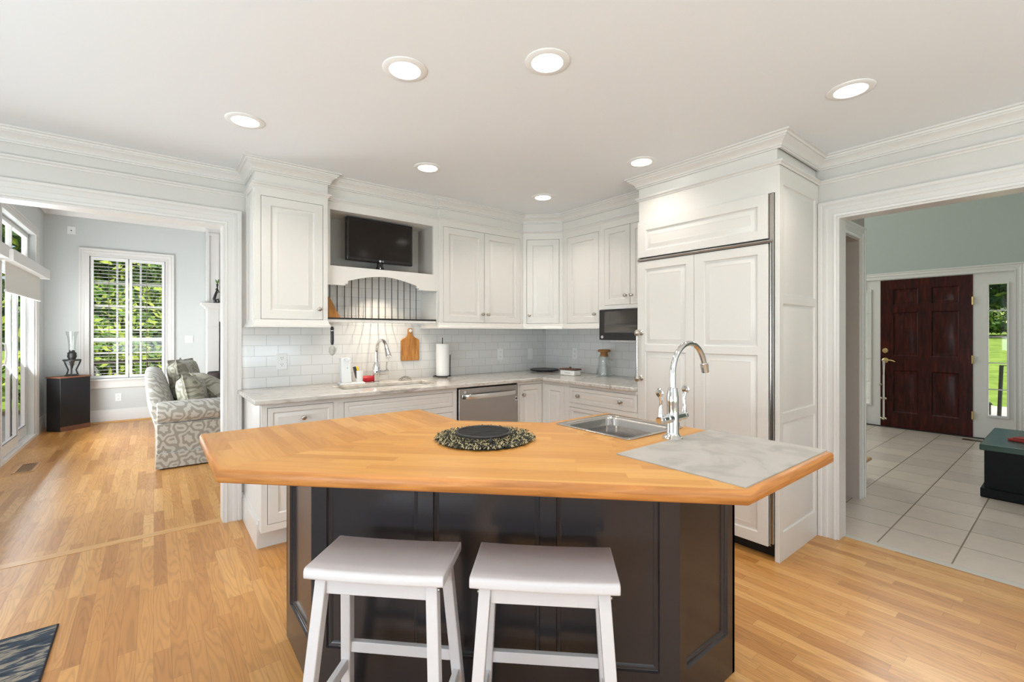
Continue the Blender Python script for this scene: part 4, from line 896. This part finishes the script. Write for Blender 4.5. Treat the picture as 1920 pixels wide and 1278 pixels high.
# corner of the counter
t = thing('turntable', 'flat round black turntable in the corner of the granite counter', 'turntable', (3.2, 3.49, .9145))
b = MB(); b.lathe([(.09, 0), (.09, .008), (.148, .01), (.152, .016), (.152, .022), (.144, .023), (.142, .019), (.001, .019)], (0, 0, 0), 'z', 40); b.build('disc', BLACK, t)
t = thing('butter_dish', 'white ceramic butter dish with a wooden lid on the counter', 'butter dish', (3.08, 3.0, .9145), -84)
b = MB(); b.box(-.085, -.05, 0, .085, .05, .05); b.build('dish', CERAM, t, bev=.008, seg=3)
b = MB(); b.box(-.09, -.055, .051, .09, .055, .064); b.lathe([(.012, .064), (.009, .07), (.012, .078), (.001, .08)], (0, 0, 0), 'z', 14); b.build('lid', plain('dark_wood_lid', srgb(92, 62, 40), .5, noise=.1), t, bev=.003)
b = MB()
for k in range(7): x = -.03 + .01 * k; b.tube([(x, -.0505, .022), (x + .004, -.0505, .03 if k % 2 else .026), (x + .008, -.0505, .022)], .001, 4)
b.build('script_marks', INK, t)
t = thing('glass_pitcher', 'clear glass pitcher with a cork lid beside the refrigerator handle', 'pitcher', (3.25, 2.735, .9145), 180)
b = MB(); b.lathe([(.072, 0), (.074, .006), (.066, .05), (.055, .1), (.05, .14), (.052, .17), (.042, .19), (.04, .192), (.048, .17), (.046, .14), (.051, .1), (.062, .05), (.068, .012), (.001, .01)], (0, 0, 0), 'z', 28); b.tube([(0, .05, .16), (0, .1, .15), (0, .11, .1), (0, .075, .05)], .007, 10); b.build('pitcher_body', CLEAR, t)
b = MB(); b.lathe([(.038, .18), (.038, .2), (.032, .205), (.034, .22), (.058, .225), (.06, .236), (.05, .246), (.001, .248)], (0, 0, 0), 'z', 24); b.build('cork_lid', CORK, t)

# ================================================================ living room
TILT = plain('gray_tilt_rod', srgb(122, 112, 98), .5)
def shutter(label, x0, x1):
    t = thing('window_shutter', label, 'shutter', (x0, 8.935, 0), 0, 'louvered shutters'); w = x1 - x0
    rails = [(.655, .69), (1.19, 1.245), (1.815, 1.87), (2.38, 2.425)]
    b = MB(); b.frame(0, .65, w, 2.428, [(.035, .69, w - .035, 1.19), (.035, 1.245, w - .035, 2.38)], -.014, .014); b.build('shutter_frame', SLATW, t, bev=.002)
    for k, (z0, z1) in enumerate(((.70, 1.185), (1.25, 2.375))):
        b = MB(); z = z0 + .02
        while z < z1: b.box(.036, -.018, -.002, w - .036, .018, .002, 0, Matrix.Translation((0, 0, z))); z += .0508
        b.build('louvers', SLATW, t)
        b = MB(); b.box(w * .48 - .003, -.03, z0, w * .48 + .003, -.024, z1); b.build('tilt_rod', TILT, t)
    return t
shutter('left louvered white shutter panel in the living room window', -.722, -.302)
shutter('right louvered white shutter panel in the living room window', -.292, .132)
b = MB(); b.box(-1.165, 6.4, 2.01, -1.06, 8.36, 2.125); t = thing('roller_shade', 'cream roller shade with a white valance over the far patio door', 'roller shade', (0, 0, 0), 0, 'roller shades'); b.build('valance', PAINT, t, bev=.003)
b = MB(); b.box(-1.135, 6.5, 1.735, -1.131, 8.2, 2.05); b.build('shade_cloth', SHADE, t); b = MB(); b.box(-1.142, 6.5, 1.715, -1.124, 8.2, 1.738); b.build('hem_bar', SHADE, t)
t = dup(t, (0, -2.13, 0), 0, 'cream roller shade over the near patio door at the picture edge', 'roller shades')
# corner cabinet
t = thing('corner_cabinet', 'low black cabinet with copper toned trim standing in the living room corner', 'cabinet', (-.973, 8.406, 0), 42)
b = MB(); b.prism([(0, 0), (.366, 0), (.366, .24), (0, .226)], .0, .71); b.build('cabinet_body', CABBLK, t, bev=.003)
b = MB(); b.box(-.002, -.004, 0, .366, .0, .062); b.build('base_trim', COPPER, t)
b = MB(); b.prism([(-.006, -.006), (.372, -.006), (.372, .246), (-.006, .232)], .71, .728); b.build('top_trim', COPPER, t)
t = thing('hurricane_lamp', 'black iron footed lamp with a tall flared glass chimney on the corner cabinet', 'lamp', (-.88, 8.59, .7285))
b = MB(); b.lathe([(.075, 0), (.078, .01), (.06, .02), (.05, .022), (.05, .018)], (0, 0, 0), 'z', 20); b.tube([(.085 * cos(a), .085 * sin(a), .215) for a in [2 * pi * k / 28 for k in range(28)]], .012, 8, closed=True)
for a in (30, 150, 270):
    c_, s_ = cos(rad(a)), sin(rad(a)); b.tube([(.065 * c_, .065 * s_, .012), (.045 * c_, .045 * s_, .08), (.075 * c_, .075 * s_, .15), (.095 * c_, .095 * s_, .205)], .009, 8)
b.build('iron_stand', BLKIRON, t)
b = MB(); b.lathe([(.001, .13), (.02, .135), (.075, .19), (.08, .215), (.05, .235), (.001, .24)], (0, 0, 0), 'z', 20); b.build('glass_font', CLEAR, t)
b = MB(); b.lathe([(.01, .1), (.014, .13), (.04, .24), (.05, .26), (.045, .3), (.05, .31), (.03, .33), (.03, .35), (.001, .352)], (0, 0, 0), 'z', 18); b.build('burner', BLKIRON, t)
b = MB(); b.lathe([(.034, .345), (.036, .42), (.045, .52), (.066, .605), (.064, .605), (.043, .52), (.034, .42), (.031, .345)], (0, 0, 0), 'z', 24); b.build('glass_chimney', CLEAR, t)
# floor register
t = thing('floor_register', 'wooden floor vent in the oak boards before the patio door', 'floor vent', (-.967, 6.37, 0))
b = MB(); b.grid([-.075, .075, -.055, .055], [-.2, .2, -.18, .18], lambda u, v: -.055 < u < .055 and -.18 < v < .18, 0, .006, lambda u, v, w: (u, v, w))
b.build('frame', TANW, t)
b = MB()
for k in range(8): b.box(-.055 + .0145 * k, -.18, .001, -.047 + .0145 * k, .18, .005)
b.build('slats', plain('brown_slats', srgb(128, 98, 70), .5), t)
# sofa: back along x, seat facing +X, end arm towards the camera
t = thing('sofa', 'gray damask rolled-arm sofa standing beside the living room opening', 'sofa', (.02, 5.47, 0))
def arm(y0, sgn):
    b = MB(); n = 14; secs = []
    for x in (.0, .05, .5, .92, .95):
        k = 1 if .02 < x < .94 else .93
        q = [(y0 + sgn * .02, .14), (y0 + sgn * .01, .44)]
        for j in range(n + 1):
            a = rad(250 - 275 * j / n); q.append((y0 + sgn * (.095 + .125 * cos(a) * k), .535 + .11 * sin(a) * k + .0))
        q += [(y0 + sgn * .2, .42), (y0 + sgn * .2, .14)]
        secs.append([(x, y, z) for y, z in q])
    loft(b, secs); return b.build('arm', DAM, t, bev=.008, ang=60)
arm(0, 1); arm(2.1, -1)
b = MB(); b.box(0.02, .06, .14, .93, 2.04, .34); b.build('seat_frame', DAM, t, bev=.01)
def skirt():
    b = MB(); b.sweep([(-.01, .015), (.008, .015), (.002, .155), (-.01, .155)], [(0, 2.1), (0, 0), (.95, 0), (.95, 2.1)][::1], 0); return b.build('skirt', DAM, t)
skirt()
b = MB(); secs = []
for k in range(13):
    y = .04 + 2.02 * k / 12; f = min(1, max(0, (y - .04) / .55)); f2 = min(1, max(0, (2.06 - y) / .55)); g = min(f, f2); g = g * g * (3 - 2 * g); zt = .645 + .28 * g
    lean = -.075 * (zt - .3) / .6
    q = [(.02, .14), (.0, .3), (lean * .5 - .01, .3 + (zt - .3) * .5), (lean - .03, zt - .07), (lean - .015, zt - .015), (lean + .05, zt), (lean + .12, zt - .03), (lean + .16, zt - .1), (.2, .45), (.22, .14)]
    secs.append([(x, y, z) for x, z in q])
loft(b, secs); b.build('back', DAM, t, ang=60, sub=1)
def pillow_mesh(w, h, th, n=9):
    b = MB(); A = {}
    for s in (1, -1):
        for i in range(n + 1):
            for j in range(n + 1):
                u, v = -1 + 2 * i / n, -1 + 2 * j / n; e = (1 - u ** 4) * (1 - v ** 4)
                k = 1 - .06 * (1 - abs(u) ** 2) * abs(v) ** 3; k2 = 1 - .06 * (1 - abs(v) ** 2) * abs(u) ** 3
                if s == -1 and (i in (0, n) or j in (0, n)): A[(s, i, j)] = A[(1, i, j)]; continue
                A[(s, i, j)] = b.pts([(u * w / 2 * k2, s * th / 2 * max(0, e) ** .5, v * h / 2 * k)])[0]
        for i in range(n):
            for j in range(n):
                q = [A[(s, i, j)], A[(s, i + 1, j)], A[(s, i + 1, j + 1)], A[(s, i, j + 1)]]; b.face(q if s == 1 else q[::-1])
    return b
for y0 in (.22, 1.06):
    b = MB(); b.box(.2, y0, .34, .97, y0 + .82, .47); b.build('seat_cushion', DAM, t, bev=.03, seg=3)
def pillow(label, loc, rot, w=.5, h=.44, th=.2, mat=DAMP):
    b = pillow_mesh(w, h, th); o = b.build('throw_pillow', mat, loc=loc, ang=80); o.rotation_euler = [rad(a) for a in rot]; tag(o, label, 'pillow', 'sofa pillows')
    b = MB(); b.tube([(w / 2 * (1 - .0) * x, 0, h / 2 * z) for x, z in ((-1, -1), (-.5, -.985), (0, -.94), (.5, -.985), (1, -1), (.985, -.5), (.94, 0), (.985, .5), (1, 1), (.5, .985), (0, .94), (-.5, .985), (-1, 1), (-.985, .5), (-.94, 0), (-.985, -.5))], .006, 6, closed=True); b.build('piping', DAMP, o)
    return o
pillow('plump green-gray damask pillow at the near end of the sofa back', (.335, 5.84, .65), (-12, 6, 74), .56, .44, .24)
pillow('green-gray damask pillow behind the near one against the sofa back', (.25, 6.36, .77), (-8, 0, 84), .6, .5, .22)
pillow('pale patterned pillow leaning flat against the sofa arm pillow', (.56, 6.05, .66), (-50, 18, 60), .56, .46, .2)
pillow('green-gray damask pillow at the far end of the sofa', (.32, 7.2, .73), (-14, 0, 60), .56, .5, .2)
# fireplace
t = thing('fireplace_mantel', 'white fireplace surround with a mantel shelf right of the living room window', 'fireplace', (.66, 8.6, 0))
b = MB(); b.box(0, .0, 0, 2.4, .29, 3.055); b.build('chimney_breast', PAINT, t)
b = MB(); b.box(.0, -.03, 0, .155, .0, 1.70); b.box(-.004, -.036, 1.395, .159, -.0305, 1.42); b.box(1.5, -.03, 0, 1.66, 0, 1.70); b.box(.156, -.029, 1.5, 1.499, 0, 1.70); b.build('pilaster', PAINT, t, bev=.003)
b = MB(); b.sweep([(0, 1.70), (.02, 1.70), (.03, 1.73), (.08, 1.765), (.08, 1.79), (0, 1.79)], [(-.0, .29), (-.0, -.03), (1.66, -.03), (1.66, .29)]); b.box(0, -.03, 1.70, 1.66, .0, 1.79); b.build('mantel_shelf', PAINT, t)
b = MB(); b.box(.165, -.012, 0, 1.49, .0, 1.49); b.build('firebox', BLACK, t)
b = MB(); b.frame(.0, 1.8, .16, 2.9, [(.03, 1.83, .13, 2.86)], -.014, 0); b.build('panel_molding', PAINT, t)
t = thing('mantel_figure', 'small dark figurine holding a sprig of green leaves on the mantel', 'figurine', (.775, 8.51, 1.7905))
b = MB(); b.lathe([(.04, 0), (.04, .012), (.03, .016), (.001, .017)], (0, 0, 0), 'z', 16); b.tube([(-.01, 0, .012), (-.03, 0, .06), (-.015, 0, .12), (.0, 0, .17), (.01, 0, .21)], [.02, .022, .02, .016, .012], 10); b.tube([(.0, 0, .16), (.035, 0, .17), (.015, 0, .22)], .008, 8); b.tube([(-.02, 0, .04), (.025, 0, .06), (.035, 0, .015)], .012, 8); b.lathe([(.001, .2), (.013, .208), (.015, .222), (.001, .236)], (.0, 0, 0), 'z', 12); b.tube([(.015, 0, .21), (.01, 0, .26), (.012, 0, .3)], [.006, .012, .018], 10); b.build('figure', BLKIRON, t)
b = MB(); rnd = random.Random(2)
for k in range(26): a = rnd.uniform(0, 2 * pi); b.beam((.012, 0, .29), (.012 + cos(a) * rnd.uniform(.005, .04), sin(a) * .03, .29 + rnd.uniform(.04, .09)), .007, .001)
b.build('leaves', LEAF[0], t)
t = thing('wicker_basket', 'dark woven basket by the fireplace beyond the sofa', 'basket', (.78, 8.3, 0))
b = MB(); b.lathe([(.1, 0), (.13, .02), (.14, .68), (.145, .70), (.13, .72), (.12, .70), (.1, .05)], (0, 0, 0), 'z', 4 * 6); b.build('woven_body', WICK, t)

# ================================================================ near floor and foyer
t = thing('area_rug', 'corner of a dark navy patterned rug at the lower left', 'rug', (-1.2, 2.0, 0))
b = MB(); b.box(-.85, -1.2, .0005, .862, .842, .011); b.build('pile', RUG, t, bev=.003)
b = MB(); b.tube([(-.85, -1.2, .006), (.864, -1.2, .006), (.864, .844, .006), (-.85, .844, .006)], .005, 6, closed=True); b.build('bound_edge', plain('navy_binding', srgb(30, 34, 44), .9), t)
t = thing('storage_chest', 'low black-green wooden chest on the foyer tile', 'chest', (5.19, .512, 0))
b = MB(); b.box(.025, -.7, .0, .98, -.025, .375); b.build('chest_body', CHESTM, t, bev=.003)
b = MB(); b.box(0, -.73, .375, 1.01, 0, .423); b.build('lid', CHESTT, t, bev=.006)
b = MB(); b.box(.003, -.72, 0, 1.0, -.004, .075); b.build('plinth', CHESTM, t, bev=.008)
t = thing('red_pouch', 'small red folded pouch lying on top of the dark chest', 'pouch', (5.55, .30, .4235), 70)
b = MB(); b.box(-.07, -.06, 0, .07, .05, .02); b.box(-.07, -.06, .021, .05, .03, .03); b.build('fabric', plain('red_fabric', srgb(150, 46, 40), .8), t, bev=.006)
t = thing('staircase', 'first steps of a staircase with tan wooden treads behind the hall wall', 'staircase', (4.55, 1.2, 0))
for k in range(3):
    b = MB(); b.box(0, .02, .187 * k, .52 - .25 * k, 1.0, .187 * k + .16); b.build('riser', PAINT, t)
    b = MB(); b.box(0, -.02, .187 * k + .16, .55 - .25 * k, 1.0, .187 * (k + 1)); b.build('tread', TANW, t, bev=.01, seg=3)
t = thing('floor_register', 'small dark metal floor vent in the tile by the front door', 'floor vent', (7.85, .80, 0), 90)
b = MB(); b.box(-.12, -.05, .0, .12, .05, .004); b.build('frame', plain('brown_metal', srgb(96, 78, 58), .5, .5), t)
b = MB()
for k in range(9): b.box(-.1 + .022 * k, -.035, .004, -.088 + .022 * k, .035, .005)
b.build('slots', INK, t)

# ================================================================ outdoors
slabbox('ground_garden', (-40, -40, -.4, 60, 60, -.25), LAWN)
slabbox('ground_deck', (-6, 3, -.25, -1.31, 10.5, -.06), DECK)
slabbox('ground_path', (8.2, -3, -.25, 13, 5, -.12), PAVE)
b = MB(); i = b.pts([(13, -12, -.12), (13, 22, -.12), (34, -14, 1.6), (34, 30, 1.6), (60, -20, 2), (60, 40, 2)]); b.face((i[0], i[2], i[3], i[1])); b.face((i[2], i[4], i[5], i[3])); struct(b.build('ground_slope', LAWN))
def foliage(name, label, cat, loc, rad_, n, leaf=.12, trunk=None, group=None, mix=(.4, .35, .25), seed=0):
    t = thing(name, label, cat, loc, 0, group); rnd = random.Random(seed + 11); b = MB()
    blobs = [(Vector((rnd.uniform(-.6, .6) * rad_[0], rnd.uniform(-.6, .6) * rad_[1], rnd.uniform(-.65, .65) * rad_[2])), rnd.uniform(.3, .55)) for _ in range(16)]
    zc = (trunk or 0) + rad_[2]
    for k in range(n):
        c, s = rnd.choice(blobs); d = Vector((rnd.gauss(0, 1), rnd.gauss(0, 1), rnd.gauss(0, 1))).normalized() * rnd.uniform(.6, 1) ** .5
        p = c + Vector((d.x * rad_[0] * s, d.y * rad_[1] * s, d.z * rad_[2] * s)) + Vector((0, 0, zc))
        if p.z < .02: continue
        x = Vector((rnd.gauss(0, 1), rnd.gauss(0, 1), rnd.gauss(0, 1))).normalized(); y = x.orthogonal().normalized(); L = leaf * rnd.uniform(.6, 1.3)
        mi = rnd.choices((0, 1, 2), mix)[0]; i = b.pts([p - x * L, p + y * L * .45, p + x * L, p - y * L * .45]); b.face(i, mi)
    b.build('foliage', LEAF, t, smooth=False)
    b = MB(); b.tube([(0, 0, 0), (0, 0, zc * .6), (.1, 0, zc + rad_[2] * .4)], [.05 + rad_[0] * .05, .04 + rad_[0] * .03, .02], 8); b.build('trunk', BARK, t)
    return t
GZ = -.25
foliage('shrub', 'sunlit yellow-green bush filling the lower half of the living room window', 'shrub', (-.9, 12.4, GZ), (1.25, .9, 1.05), 4600, .09, None, 'plants outside the living room window', (.35, .55, .1), 1)
foliage('shrub', 'sunlit bush low at the right side of the living room window', 'shrub', (1.5, 12.3, GZ), (.9, .8, .75), 3000, .09, None, 'plants outside the living room window', (.4, .5, .1), 2)
foliage('tree', 'green leafy tree behind the bushes outside the living room window', 'tree', (-.9, 16.4, GZ), (2.8, 1.8, 2.5), 8500, .17, .8, 'plants outside the living room window', (.4, .35, .25), 3)
foliage('tree', 'darker leafy tree at the right behind the living room window', 'tree', (5.0, 16.0, GZ), (1.7, 1.6, 2.3), 5200, .16, .9, 'plants outside the living room window', (.42, .2, .38), 4)
foliage('tree', 'pale green tree seen through the glass above the patio door', 'tree', (-9, 14, GZ), (3, 3, 2.6), 4000, .2, 1.2, None, (.4, .4, .2), 5)
foliage('tree', 'broad dark tree beyond the lawn seen through the right sidelight', 'tree', (35, .6, 1.5), (3.2, 3, 3), 5200, .3, .6, 'trees beyond the front lawn', (.4, .15, .45), 6)
foliage('tree', 'green tree beyond the lawn left of the broad dark one', 'tree', (35, 7.6, 1.5), (3, 3, 2.6), 4200, .28, .5, 'trees beyond the front lawn', (.45, .25, .3), 7)
foliage('shrub', 'low hedge at the top of the front lawn below the trees', 'shrub', (29, 2.6, 1.35), (1.2, 3, .5), 3600, .14, None, None, (.5, .25, .25), 8)
foliage('hedge', 'long sunlit hedge farther back behind the window bushes', 'hedge', (-.4, 14.2, GZ), (2.0, .7, 1.4), 8500, .12, None, None, (.35, .5, .15), 9)
t = thing('bright_backdrop', 'added white clapboard wall as a bright backdrop outside the patio doors', 'backdrop wall', (-5.2, 4.5, GZ))  # white wall added so the view through the slider looks bright
b = MB()
for k in range(16): b.prism([(-.1, 0), (.018, 0), (.018, 14), (-.1, 14)], .16 * k, .16 * k + .02); b.prism([(-.1, 0), (.006, 0), (.006, 14), (-.1, 14)], .16 * k + .02, .16 * k + .16)
b.build('clapboards', plain('white_siding', (.8, .8, .8, 1), .6), t)
t = thing('deck_railing', 'wooden deck railing outside the living room window', 'railing', (0, 10.6, 0))
b = MB(); b.box(-3.5, -.04, .78, 3.5, .04, .83); b.box(-3.5, -.03, .02, 3.5, .03, .07); b.build('rails', plain('weathered_rail', srgb(120, 106, 92), .8), t)
b = MB()
for k in range(30): b.box(-3.4 + .235 * k, -.015, .07, -3.37 + .235 * k, .015, .78)
b.build('balusters', plain('weathered_baluster', srgb(120, 106, 92), .8), t)
slabbox('ground_terrace', (-4, 9.02, -.25, 4, 10.8, .0), DECK)
t = thing('porch_column', 'white porch column outside the left sidelight', 'column', (10.2, 2.42, -.12))
b = MB(); b.box(-.07, -.07, 0, .07, .07, 3.2); b.build('shaft', PAINT, t); b = MB(); b.box(-.09, -.09, 0, .09, .09, .25); b.build('plinth', PAINT, t)
t = thing('stone_post', 'pale rough stone post on the path outside the right sidelight', 'post', (11.4, .50, -.12))
b = MB(); b.prism([(-.18, -.3), (.18, -.3), (.2, .16), (-.16, .2)], 0, .75); b.prism([(-.12, -.26), (.14, -.26), (.14, .1), (-.12, .12)], .75, 1.25); b.prism([(-.08, -.22), (.1, -.22), (.1, .02), (-.08, .03)], 1.25, 1.5); b.build('stone', STONE, t, bev=.03)
t = thing('garden_stand', 'dark metal garden stand on the path outside the right sidelight', 'stand', (9.3, .70, -.12))
b = MB(); b.tube([(0, .03, 0), (0, .0, .98), (0, -.2, .98), (0, -.26, 0)], .022, 8); b.tube([(0, .13, .0), (0, .13, .42)], .03, 10); b.lathe([(.05, .42), (.03, .45), (.001, .46)], (0, .13, 0), 'z', 12); b.box(-.08, -.3, 0, .08, .2, .06); b.build('metal_frame', plain('dark_green_metal', srgb(58, 62, 52), .6), t)
